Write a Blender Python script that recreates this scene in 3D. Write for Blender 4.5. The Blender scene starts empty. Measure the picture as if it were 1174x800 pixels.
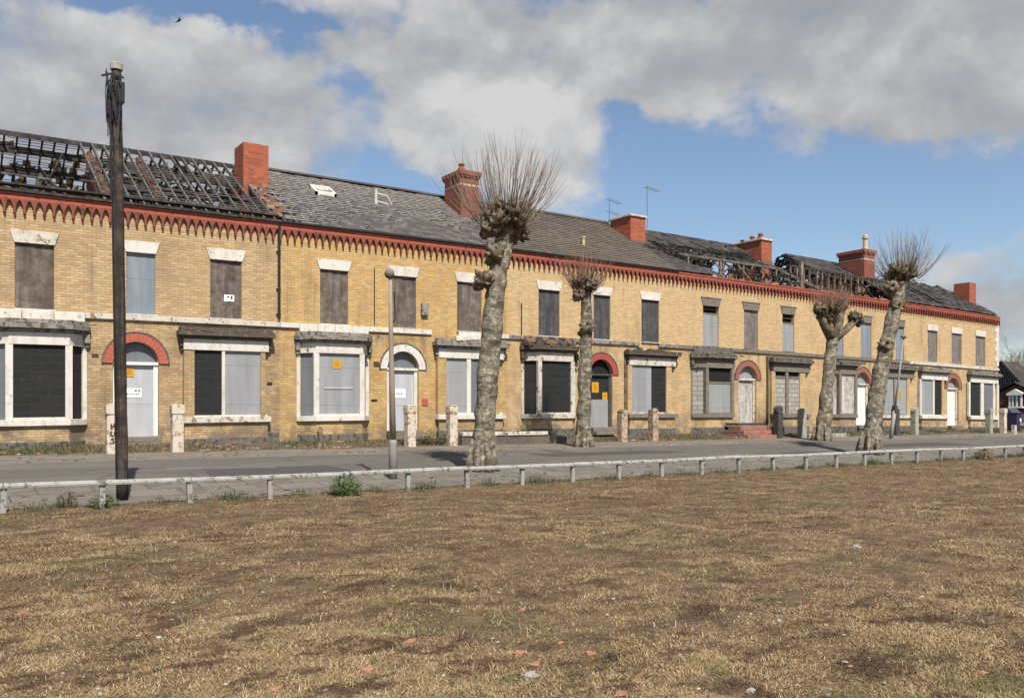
import bpy, math, random
import numpy as np
from mathutils import Vector, noise as mnoise
R = random.Random(11)
C = bpy.context.scene.collection
# ------------------------------------------------------------------ camera model (metres; street runs along +X, houses at +Y)
F, CX, HY, VP, EYE = 1000.0, 587.0, 476.0, 2035.0, 1.5
TH = math.atan((VP - CX) / F); ST, CT = math.sin(TH), math.cos(TH)
YF = 27.2                                   # facade plane
def ratio(px):
    a = (px - CX) / F
    return (CT + a * ST) / (ST - a * CT)
def PX(px, Y): return Y * ratio(px)
def PZ(px, py, Y): return EYE + (HY - py) * Y / ((VP - px) * CT)
def sc(px, Y): return (VP - px) * CT / Y     # pixels per metre at that depth
def sag(x):                                  # the old terrace is slightly humped along its length
    t = (x - 29.0) / 27.0
    return 0.2 * max(0.0, 1 - t * t)

# ------------------------------------------------------------------ materials
class NT:
    def __init__(s, name):
        s.m = bpy.data.materials.new(name); s.m.use_nodes = True
        s.t = s.m.node_tree; s.b = s.t.nodes['Principled BSDF']
        s.geo = None
    def n(s, ty, **kw):
        x = s.t.nodes.new(ty)
        for k, v in kw.items(): setattr(x, k, v)
        return x
    def put(s, sock, v):
        if isinstance(v, bpy.types.NodeSocket): s.t.links.new(v, sock)
        elif v is not None:
            if isinstance(v, (tuple, list)) and len(v) == 3 and sock.type == 'RGBA': v = (*v, 1)
            sock.default_value = v
    def g(s, out='Position'):
        if not s.geo: s.geo = s.n('ShaderNodeNewGeometry')
        return s.geo.outputs[out]
    def sep(s, v):
        x = s.n('ShaderNodeSeparateXYZ'); s.put(x.inputs[0], v); return x.outputs
    def comb(s, a, b, c=0.0):
        x = s.n('ShaderNodeCombineXYZ')
        for i, v in enumerate((a, b, c)): s.put(x.inputs[i], v)
        return x.outputs[0]
    def math(s, op, a, b=0.0, clamp=False):
        x = s.n('ShaderNodeMath', operation=op, use_clamp=clamp)
        s.put(x.inputs[0], a); s.put(x.inputs[1], b); return x.outputs[0]
    def scale(s, v, xyz):
        x = s.n('ShaderNodeVectorMath', operation='MULTIPLY'); s.put(x.inputs[0], v); x.inputs[1].default_value = xyz
        return x.outputs[0]
    def noise(s, v, sc_, det=4, rough=.6, dist=0.0):
        x = s.n('ShaderNodeTexNoise'); s.put(x.inputs['Vector'], v)
        x.inputs['Scale'].default_value = sc_; x.inputs['Detail'].default_value = det
        x.inputs['Roughness'].default_value = rough; x.inputs['Distortion'].default_value = dist
        return x.outputs['Fac']
    def mix(s, f, a, b, mode='MIX'):
        x = s.n('ShaderNodeMix', data_type='RGBA', blend_type=mode)
        s.put(x.inputs['Factor'], f); s.put(x.inputs['A'], a); s.put(x.inputs['B'], b)
        # colour sockets
        s.put(x.inputs[6], a); s.put(x.inputs[7], b); s.put(x.inputs[0], f)
        return x.outputs[2]
    def ramp(s, f, stops, interp='LINEAR'):
        x = s.n('ShaderNodeValToRGB'); s.put(x.inputs[0], f); cr = x.color_ramp; cr.interpolation = interp
        while len(cr.elements) < len(stops): cr.elements.new(.5)
        for e, (p, c) in zip(cr.elements, stops):
            e.position = p; e.color = (*c, 1) if not isinstance(c, float) else (c, c, c, 1)
        return x.outputs[0]
    def step(s, f, lo, hi):
        x = s.n('ShaderNodeMapRange', interpolation_type='SMOOTHSTEP'); s.put(x.inputs[0], f)
        x.inputs[1].default_value = lo; x.inputs[2].default_value = hi; return x.outputs[0]
    def bump(s, h, strength=.4, dist=.01):
        x = s.n('ShaderNodeBump'); s.put(x.inputs['Height'], h); x.inputs['Strength'].default_value = strength
        x.inputs['Distance'].default_value = dist; s.put(s.b.inputs['Normal'], x.outputs[0])
    def done(s, col, rough=.85, metal=0.0, spec=.3):
        s.put(s.b.inputs['Base Color'], col); s.put(s.b.inputs['Roughness'], rough)
        s.b.inputs['Metallic'].default_value = metal; s.b.inputs['Specular IOR Level'].default_value = spec
        return s.m
def wall_uv(t):
    p = t.sep(t.g()); nr = t.sep(t.g('True Normal'))
    side = t.math('GREATER_THAN', t.math('ABSOLUTE', nr[0]), .7)
    u = t.math('ADD', t.math('MULTIPLY', p[0], t.math('SUBTRACT', 1.0, side)), t.math('MULTIPLY', p[1], side))
    return t.comb(u, p[2], 0.0)
def brick_mat(name, c1, c2, mortar, stain, stain_amt=.5, spread=.5, soot=(.08, .07, .05), w=.225, h=.075, msize=.009, grime=0.0):
    t = NT(name); uv = wall_uv(t)
    # slightly wobbling courses
    wob = t.noise(t.g(), 1.3, 2)
    uvn = t.n('ShaderNodeVectorMath', operation='ADD'); t.put(uvn.inputs[0], uv)
    t.put(uvn.inputs[1], t.comb(0.0, t.math('MULTIPLY', t.math('SUBTRACT', wob, .5), .02)))
    b = t.n('ShaderNodeTexBrick'); t.put(b.inputs['Vector'], uvn.outputs[0])
    b.inputs['Scale'].default_value = 1; b.inputs['Brick Width'].default_value = w; b.inputs['Row Height'].default_value = h
    b.inputs['Mortar Size'].default_value = msize; b.inputs['Mortar Smooth'].default_value = .2; b.inputs['Bias'].default_value = 0
    t.put(b.inputs['Color1'], c1); t.put(b.inputs['Color2'], c2); t.put(b.inputs['Mortar'], mortar)
    col = b.outputs['Color']
    big = t.noise(t.g(), .55, 5, .65); fine = t.noise(t.g(), 14, 3)
    streak = t.noise(t.scale(t.g(), (2.6, 2.6, .28)), 1.0, 4, .6)
    col = t.mix(t.math('MULTIPLY', t.step(big, .48, .75), stain_amt), col, stain)
    col = t.mix(t.math('MULTIPLY', t.step(streak, .55, .78), stain_amt * .75), col, soot)
    col = t.mix(t.math('MULTIPLY', fine, spread), col, t.mix(.5, col, (.05, .04, .03)), 'MIX')
    if grime:                                     # the storey under the string course is dirtier and browner
        zz = t.sep(t.g())[2]; gf = t.math('SUBTRACT', 1.0, t.step(zz, 4.25, 4.5)); gn = t.step(t.noise(t.g(), 1.1, 5, .7), .38, .62)
        col = t.mix(t.math('MULTIPLY', t.math('MULTIPLY', gf, gn), grime), col, t.mix(.75, col, (.17, .11, .06)))
    odd = t.n('ShaderNodeTexBrick'); t.put(odd.inputs['Vector'], uvn.outputs[0]); odd.inputs['Scale'].default_value = 1; odd.offset = b.offset
    odd.inputs['Brick Width'].default_value = w; odd.inputs['Row Height'].default_value = h; odd.inputs['Mortar Size'].default_value = msize; odd.inputs['Bias'].default_value = -.72
    t.put(odd.inputs['Color1'], (0, 0, 0)); t.put(odd.inputs['Color2'], (1, 1, 1)); t.put(odd.inputs['Mortar'], (0, 0, 0))
    col = t.mix(t.math('MULTIPLY', t.step(odd.outputs['Color'], .25, .8), .32), col, stain)
    # efflorescence and splashing low on the wall
    p = t.sep(t.g())
    low = t.math('MULTIPLY', t.step(t.noise(t.g(), 2.2, 5, .7), .42, .58), t.math('SUBTRACT', 1.0, t.step(p[2], .7, 1.75)))
    col = t.mix(t.math('MULTIPLY', low, .75), col, (.13, .105, .08))
    # soot washed down under the string course and sills
    run = t.math('MULTIPLY', t.step(t.noise(t.scale(t.g(), (2.2, 2.2, .5)), 1.5, 5, .65), .48, .64), t.math('MULTIPLY', t.math('SUBTRACT', 1.0, t.step(p[2], 4.3, 4.36)), t.step(p[2], 3.3, 4.25)))
    col = t.mix(t.math('MULTIPLY', run, .5), col, (.10, .075, .05))
    t.bump(t.math('ADD', t.math('MULTIPLY', b.outputs['Fac'], -1.0), t.math('MULTIPLY', fine, .5)), .55, .012)
    return t.done(col, .92)
def paint_mat(name, col, under=(.22, .17, .12), peel=.58, dirt=(.30, .27, .22), rough=.6, sc_=7):
    t = NT(name)
    f = t.noise(t.g(), sc_, 6, .68); d = t.noise(t.scale(t.g(), (3, 3, 1)), 1.6, 4)
    c = t.mix(t.math('MULTIPLY', t.step(d, .4, .8), .65), col, dirt)
    c = t.mix(t.step(f, peel, peel + .05), c, under)
    t.bump(f, .25, .01)
    return t.done(c, rough)
def streak_mat(name, a, b, c3, sx=9.0, sz=.5, rough=.85, spots=None, metal=0.0):
    t = NT(name)
    f = t.math('ADD', t.math('MULTIPLY', t.noise(t.scale(t.g(), (sx, sx, sz)), 1.0, 6, .65), .5), t.math('MULTIPLY', t.noise(t.g(), 4.5, 6, .72), .5)); g = t.noise(t.g(), 1.7, 4, .6)
    col = t.ramp(f, [(.38, a), (.5, b), (.62, c3)])
    col = t.mix(t.math('MULTIPLY', t.step(g, .5, .75), .5), col, c3)
    if spots: col = t.mix(t.step(t.noise(t.g(), 16, 3, .6), .62, .68), col, spots)
    t.bump(f, .3, .006)
    return t.done(col, rough, metal)
def sheet_mat(name, a, b, rust=(.22, .17, .13)):
    t = NT(name); p = t.sep(t.g())
    f = t.noise(t.scale(t.g(), (3, 3, .35)), 1.2, 5, .6); g = t.noise(t.g(), 3.2, 5, .7)
    col = t.mix(t.step(f, .3, .7), a, b)
    col = t.mix(t.math('MULTIPLY', t.step(g, .58, .75), .4), col, rust)
    t.bump(f, .12, .01)
        # fixing heads and sheet seams
    p_ = t.sep(t.g()); fr_ = lambda v, k: t.math('FRACT', t.math('MULTIPLY', v, k))
    seam = t.math('LESS_THAN', t.math('ABSOLUTE', t.math('SUBTRACT', fr_(p_[2], .82), .5)), .006)
    col = t.mix(t.math('MULTIPLY', seam, .5), col, (.06, .06, .065))
    return t.done(col, t.math('ADD', .5, t.math('MULTIPLY', g, .3)), 0.0, .25)
def island_mat(name, cols, rough=.85, patch=None, patch_sc=.4, patch_amt=.6, spec=.3, sub=0.0):
    t = NT(name)
    col = t.ramp(t.g('Random Per Island'), [(i / max(1, len(cols) - 1), c) for i, c in enumerate(cols)])
    if patch:
        for i, pc in enumerate(patch):
            f = t.noise(t.g(), patch_sc * (1 + .6 * i), 5, .62)
            col = t.mix(t.math('MULTIPLY', t.step(f, .5, .68), patch_amt), col, pc)
    t.put(t.b.inputs['Base Color'], col)
    return t.done(col, rough, 0.0, spec)
def plain(name, col, rough=.7, metal=0.0, var=.3, sc_=6, spec=.3):
    t = NT(name); f = t.noise(t.g(), sc_, 4)
    c = t.mix(t.math('MULTIPLY', f, var), col, tuple(x * .35 for x in col))
    t.bump(f, .1, .01)
    return t.done(c, rough, metal, spec)

Ms = {}
Ms['brick_a'] = brick_mat('weathered buff brick', (.54, .375, .195), (.37, .24, .115), (.29, .22, .14), (.25, .165, .092), .6, .55, grime=.6)
Ms['brick_b'] = brick_mat('golden yellow brick', (.57, .375, .155), (.43, .265, .10), (.33, .24, .125), (.36, .215, .085), .55, .5, grime=.4)
Ms['brick_c'] = brick_mat('pale yellow brick', (.585, .405, .205), (.46, .305, .145), (.36, .275, .17), (.34, .235, .13), .55, .45, grime=.4)
Ms['brick_red'] = brick_mat('orange red chimney brick', (.43, .100, .042), (.25, .055, .028), (.28, .13, .08), (.16, .042, .028), .6, .55)
Ms['brick_band'] = brick_mat('old red chimney brick', (.30, .065, .035), (.22, .045, .026), (.24, .12, .08), (.10, .045, .03), .7, .6)
Ms['brick_dark'] = brick_mat('soot stained red brick', (.22, .085, .05), (.14, .05, .032), (.18, .12, .08), (.05, .035, .028), .8, .6)
Ms['brick_soot'] = brick_mat('dark grey wall brick', (.12, .095, .075), (.08, .062, .05), (.10, .085, .07), (.05, .042, .035), .7, .6)
Ms['brick_house'] = brick_mat('dark red brick', (.13, .035, .025), (.09, .025, .02), (.10, .06, .05), (.06, .025, .02), .4, .4)
Ms['cornice_red'] = paint_mat('red cornice brick paint', (.31, .080, .048), (.15, .042, .03), .57, (.20, .052, .034), .85, 7)
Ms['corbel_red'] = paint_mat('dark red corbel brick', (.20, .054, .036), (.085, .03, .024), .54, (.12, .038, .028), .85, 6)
Ms['arch_orange'] = paint_mat('orange red arch paint', (.37, .095, .055), (.24, .085, .055), .55, (.25, .065, .042), .8, 14)
Ms['arch_red'] = paint_mat('crimson arch paint', (.30, .055, .042), (.18, .06, .04), .58, (.28, .05, .035), .75, 9)
Ms['arch_pink'] = paint_mat('dull pink arch brick', (.25, .095, .068), (.20, .08, .05), .6, (.22, .09, .06), .85, 9)
Ms['white'] = paint_mat('flaking white paint', (.54, .505, .45), (.25, .195, .135), .60, (.30, .265, .21), .6, 7)
Ms['white_old'] = paint_mat('badly peeling white paint', (.48, .44, .375), (.18, .13, .09), .545, (.24, .205, .155), .75, 4.5)
Ms['white_clean'] = paint_mat('white gloss paint', (.64, .62, .585), (.4, .36, .3), .70, (.47, .44, .39), .5, 5)
Ms['stone'] = paint_mat('grey brown stone', (.16, .137, .108), (.085, .072, .057), .55, (.13, .12, .095), .9, 6)
Ms['stone_dark'] = paint_mat('blackened stone', (.11, .098, .082), (.05, .045, .038), .52, (.16, .15, .12), .9, 8)
Ms['lead'] = paint_mat('weathered cornice stone', (.19, .17, .145), (.08, .07, .055), .52, (.30, .28, .24), .85, 6)
Ms['rot'] = paint_mat('rotten dark cornice', (.075, .06, .048), (.15, .10, .065), .56, (.05, .042, .035), .9, 8)
Ms['sheet'] = sheet_mat('grey steel sheet', (.262, .265, .268), (.20, .204, .208))
Ms['sheet_pale'] = sheet_mat('pale grey steel sheet', (.40, .402, .408), (.32, .322, .33), (.27, .25, .232))
Ms['sheet_blue'] = sheet_mat('blue grey steel sheet', (.20, .225, .255), (.14, .16, .185))
Ms['sheet_dark'] = sheet_mat('mid grey steel sheet', (.14, .146, .155), (.11, .116, .124))
Ms['board_dark'] = streak_mat('dark stained board', (.028, .027, .028), (.05, .048, .049), (.085, .08, .078), 6, .6)
Ms['ply'] = streak_mat('weathered brown plywood', (.05, .037, .029), (.095, .072, .057), (.17, .143, .122), 5)
Ms['ply_grey'] = streak_mat('weathered grey plywood', (.085, .073, .063), (.135, .12, .108), (.20, .185, .168))
Ms['board_white'] = streak_mat('stained whitewashed board', (.16, .135, .115), (.34, .315, .285), (.48, .46, .43), 5, .6)
Ms['black'] = NT('black painted blockwork')
def _bk(t):
    uv = wall_uv(t); b = t.n('ShaderNodeTexBrick'); t.put(b.inputs['Vector'], uv); b.inputs['Scale'].default_value = 1
    b.inputs['Brick Width'].default_value = .45; b.inputs['Row Height'].default_value = .225; b.inputs['Mortar Size'].default_value = .012
    t.put(b.inputs['Color1'], (.011, .012, .012)); t.put(b.inputs['Color2'], (.016, .016, .016)); t.put(b.inputs['Mortar'], (.021, .021, .02))
    f = t.noise(t.g(), 5, 6, .7)
    col = t.mix(t.step(f, .6, .72), b.outputs['Color'], (.055, .05, .045))
    t.bump(t.math('ADD', t.math('MULTIPLY', b.outputs['Fac'], -.6), f), .4, .012)
    return t.done(col, .85)
Ms['black'] = _bk(Ms['black'])
Ms['breeze'] = brick_mat('pale breeze block', (.36, .335, .295), (.29, .268, .235), (.15, .135, .12), (.22, .19, .16), .6, .5, (.25, .22, .18), .44, .215, .016)
Ms['void'] = plain('dark interior', (.012, .011, .010), .95)
Ms['glass'] = plain('dirty window glass', (.05, .06, .065), .12, 0, .3, 6, .5)
Ms['slate'] = island_mat('grey slates', [(.050, .041, .039), (.085, .073, .068), (.065, .055, .051), (.125, .112, .104), (.057, .046, .041)], .8, [(.07, .055, .045)], .5, .6, .25)
Ms['tile'] = island_mat('brown grey roof tiles', [(.088, .070, .055), (.118, .096, .075), (.102, .083, .065), (.138, .114, .09)], .85, [(.075, .065, .05), (.14, .115, .085)], .35, .5, .3)
Ms['slate_burnt'] = island_mat('sooty slates', [(.020, .018, .016), (.050, .043, .038), (.03, .027, .024), (.085, .076, .067)], .9, [(.10, .08, .06)], .5, .5)
Ms['char'] = streak_mat('charred timber', (.016, .014, .013), (.034, .029, .026), (.075, .066, .058), 6, 3, .9)
Ms['char_grey'] = streak_mat('weathered roof timber', (.045, .038, .033), (.085, .075, .066), (.16, .145, .13), 6, 3, .9)
Ms['lath'] = streak_mat('pale bare roof battens', (.18, .165, .145), (.26, .24, .215), (.34, .32, .29), 5, 5, .9)
Ms['timber'] = streak_mat('exposed stud timber', (.05, .036, .026), (.13, .094, .066), (.25, .19, .14), 5, 1.5, .9)
Ms['plaster'] = paint_mat('burnt brown plaster', (.16, .11, .075), (.05, .04, .032), .5, (.24, .19, .14), .95, 4)
Ms['torching'] = paint_mat('pale lime torching', (.60, .54, .44), (.25, .2, .15), .6, (.45, .38, .3), .95, 5)
Ms['iron'] = plain('black cast iron', (.018, .018, .019), .5)
Ms['yellow'] = plain('yellow warning notice', (.52, .29, .02), .6, 0, .45, 11)
Ms['amber'] = plain('amber notice print', (.46, .20, .012), .6, 0, .4)
Ms['paper'] = plain('white notice board', (.80, .80, .79), .5, 0, .12)
Ms['ink'] = plain('dark print', (.03, .03, .035), .6)
Ms['plaque'] = plain('red plaque', (.36, .09, .06), .6)
Ms['pot'] = plain('buff clay pot', (.52, .42, .28), .8, 0, .4)
Ms['pot_red'] = plain('red clay pot', (.30, .10, .06), .85, 0, .5)
Ms['terracotta'] = plain('weathered ridge tile', (.17, .10, .075), .85, 0, .5)
Ms['metal'] = plain('dull galvanised metal', (.25, .25, .25), .45, .6)
def bark_mat():
    t = NT('mottled plane bark')
    v = t.n('ShaderNodeTexVoronoi'); t.put(v.inputs['Vector'], t.scale(t.g(), (1, 1, .6))); v.inputs['Scale'].default_value = 11
    f = t.noise(t.g(), 6.5, 6, .65, .6); g = t.noise(t.scale(t.g(), (1, 1, 2.2)), 2.2, 4, .6)
    col = t.ramp(f, [(.34, (.060, .047, .031)), (.45, (.15, .125, .088)), (.55, (.235, .205, .15)), (.66, (.36, .325, .25))])
    col = t.mix(t.math('MULTIPLY', t.step(g, .5, .62), .75), col, (.085, .068, .043))
    rg_ = t.noise(t.scale(t.g(), (1, 1, 4.5)), 1.6, 5, .65)
    col = t.mix(t.math('MULTIPLY', t.step(rg_, .56, .66), .7), col, (.05, .04, .027))
    col = t.mix(t.math('MULTIPLY', t.step(v.outputs['Distance'], .5, .75), .4), col, (.08, .07, .05))
    t.bump(t.math('ADD', t.math('ADD', f, t.math('MULTIPLY', g, .6)), t.math('MULTIPLY', rg_, -1.0)), 1.0, .06)
    return t.done(col, .9)
Ms['bark'] = bark_mat()
Ms['burr'] = streak_mat('knotty brown bark', (.035, .025, .016), (.105, .078, .05), (.25, .205, .14), 7, 7, .95)
Ms['twig'] = island_mat('bare brown shoots', [(.12, .088, .062), (.18, .135, .10), (.23, .18, .135), (.14, .09, .062)], .8)
Ms['redtwig'] = island_mat('reddish bare twigs', [(.17, .08, .05), (.22, .12, .08), (.14, .09, .06)], .8)
Ms['pole'] = streak_mat('creosoted dark timber', (.010, .008, .007), (.028, .020, .016), (.095, .072, .055), 14, .3, .85)
Ms['column'] = streak_mat('brown painted steel column', (.20, .148, .108), (.235, .18, .135), (.27, .215, .165), 3, .6, .7)
Ms['column_grey'] = streak_mat('grey steel column base', (.17, .16, .145), (.21, .20, .185), (.25, .24, .225), 3, .6, .7)
Ms['rail'] = paint_mat('worn white fence paint', (.27, .26, .238), (.12, .105, .085), .54, (.16, .145, .12), .85, 8)
Ms['pier_white'] = paint_mat('flaking whitewash', (.48, .425, .35), (.27, .165, .10), .53, (.42, .31, .21), .8, 7)
Ms['pier_patch'] = paint_mat('half peeled whitewash over red brick', (.36, .28, .205), (.15, .09, .06), .52, (.20, .135, .09), .9, 8)
Ms['pier_green'] = paint_mat('mossy grey stone', (.28, .28, .22), (.13, .13, .095), .55, (.19, .19, .14), .9, 8)
Ms['pier_dark'] = paint_mat('sooty stone', (.045, .043, .04), (.09, .085, .075), .58, (.03, .029, .028), .9, 8)
Ms['rubble'] = island_mat('brick rubble', [(.22, .10, .068), (.15, .075, .052), (.26, .20, .15), (.12, .095, .07), (.30, .155, .10)], .9)
Ms['rubble_dark'] = island_mat('sooty broken brick', [(.14, .062, .042), (.09, .05, .036), (.18, .115, .08), (.07, .05, .04), (.20, .09, .06)], .95)
Ms['brick_bit'] = island_mat('broken orange brick', [(.31, .155, .088), (.25, .12, .07)], .95, [(.17, .11, .072)], 22, .85)
Ms['stone_bit'] = plain('pale rubble stone', (.29, .27, .235), .9, 0, .4, 20)
Ms['step_red'] = brick_mat('red painted steps', (.38, .12, .085), (.30, .09, .06), (.36, .22, .17), (.42, .26, .2), .5, .5)
Ms['purple'] = plain('purple plastic', (.032, .02, .06), .4)
Ms['leaf'] = island_mat('green weed leaves', [(.045, .07, .02), (.075, .10, .03), (.06, .08, .027), (.12, .13, .05)], .6)
Ms['bush_leaf'] = island_mat('fresh green weed leaves', [(.075, .13, .03), (.11, .165, .04), (.09, .14, .035), (.14, .19, .06)], .6)
Ms['dock'] = island_mat('rusty dock stalks', [(.17, .075, .04), (.12, .07, .035), (.09, .09, .03)], .8)
Ms['straw'] = island_mat('dry straw', [(.33, .24, .13), (.26, .19, .10), (.20, .15, .075)], .8)

Ms['deadweed'] = island_mat('brown dead weeds', [(.19, .13, .07), (.13, .085, .048), (.10, .085, .04), (.16, .13, .06)], .85)
def ground_mat():
    t = NT('dry turf soil'); p = t.g()
    a = t.noise(p, .35, 6, .62); b = t.noise(p, 3.2, 6, .7); c = t.noise(p, 26, 4, .7)
    col = t.ramp(b, [(.32, (.055, .033, .019)), (.47, (.105, .066, .035)), (.6, (.15, .098, .05)), (.75, (.20, .138, .072))])
    col = t.mix(t.math('MULTIPLY', t.step(a, .5, .68), .45), col, (.06, .036, .022))
    col = t.mix(t.math('MULTIPLY', t.step(t.noise(p, .9, 4), .58, .7), .4), col, (.075, .080, .028))
    col = t.mix(t.math('MULTIPLY', t.step(c, .6, .75), .6), col, (.24, .175, .10))
    t.bump(t.math('ADD', b, c), .9, .04)
    return t.done(col, .95)
Ms['turf'] = ground_mat()
def far_mat():
    t = NT('distant rough ground'); a = t.noise(t.g(), .05, 6)
    return t.done(t.ramp(a, [(.35, (.07, .065, .035)), (.65, (.13, .10, .06))]), .95)
Ms['far'] = far_mat()
def asphalt():
    t = NT('worn asphalt'); p = t.g()
    a = t.noise(t.scale(p, (.16, .9, 1)), 1.0, 5, .6); b = t.noise(p, 40, 3); d = t.noise(t.scale(p, (.3, 1.6, 1)), 1.3, 6, .7)
    col = t.ramp(a, [(.3, (.085, .074, .062)), (.55, (.112, .099, .083)), (.75, (.155, .137, .114))])
    col = t.mix(t.math('MULTIPLY', t.step(d, .58, .7), .5), col, (.20, .185, .165))
    v = t.n('ShaderNodeTexVoronoi', feature='DISTANCE_TO_EDGE'); t.put(v.inputs['Vector'], t.scale(p, (.5, 1, 1))); v.inputs['Scale'].default_value = .7
    col = t.mix(t.math('MULTIPLY', t.math('LESS_THAN', v.outputs['Distance'], .012), .6), col, (.04, .038, .035))
    col = t.mix(t.math('MULTIPLY', b, .4), col, (.05, .048, .045))
    t.bump(b, .35, .01)
    return t.done(col, .9)
Ms['asphalt'] = asphalt()
def paving(name, c1, c2, mortar, w, h, moss=(.10, .09, .05), amt=.5):
    t = NT(name); p = t.g()
    b = t.n('ShaderNodeTexBrick'); t.put(b.inputs['Vector'], p); b.inputs['Scale'].default_value = 1
    b.inputs['Brick Width'].default_value = w; b.inputs['Row Height'].default_value = h; b.inputs['Mortar Size'].default_value = .014
    t.put(b.inputs['Color1'], c1); t.put(b.inputs['Color2'], c2); t.put(b.inputs['Mortar'], mortar)
    f = t.noise(p, 1.6, 6, .7); g = t.noise(p, 30, 3)
    col = t.mix(t.math('MULTIPLY', t.step(f, .48, .66), amt), b.outputs['Color'], moss)
    col = t.mix(t.math('MULTIPLY', g, .35), col, (.06, .055, .048))
    t.bump(t.math('ADD', t.math('MULTIPLY', b.outputs['Fac'], -1), t.math('MULTIPLY', f, .8)), .6, .012)
    return t.done(col, .9)
Ms['slab_near'] = paving('cracked paving slabs', (.175, .155, .128), (.13, .116, .096), (.055, .05, .035), .9, .62, (.10, .078, .05), .85)
Ms['slab_far'] = paving('dusty paving', (.185, .158, .124), (.15, .128, .10), (.08, .07, .05), 1.6, .9, (.125, .092, .058), .85)
Ms['kerb'] = paving('granite kerb', (.20, .185, .165), (.15, .14, .125), (.06, .055, .05), .9, 5.0, (.12, .11, .09), .4)
def garden_mat():
    t = NT('bare garden soil'); p = t.g(); b = t.noise(p, 2.6, 6, .7); c = t.noise(p, 22, 4, .7)
    col = t.ramp(b, [(.35, (.05, .036, .024)), (.55, (.10, .078, .05)), (.72, (.155, .125, .085))])
    col = t.mix(t.math('MULTIPLY', t.step(c, .58, .7), .5), col, (.20, .15, .11))
    t.bump(t.math('ADD', b, c), .8, .04); return t.done(col, .95)
Ms['soil'] = garden_mat()
Ms['patch'] = plain('pale road patch', (.24, .23, .215), .9, 0, .5, 9)

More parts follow.
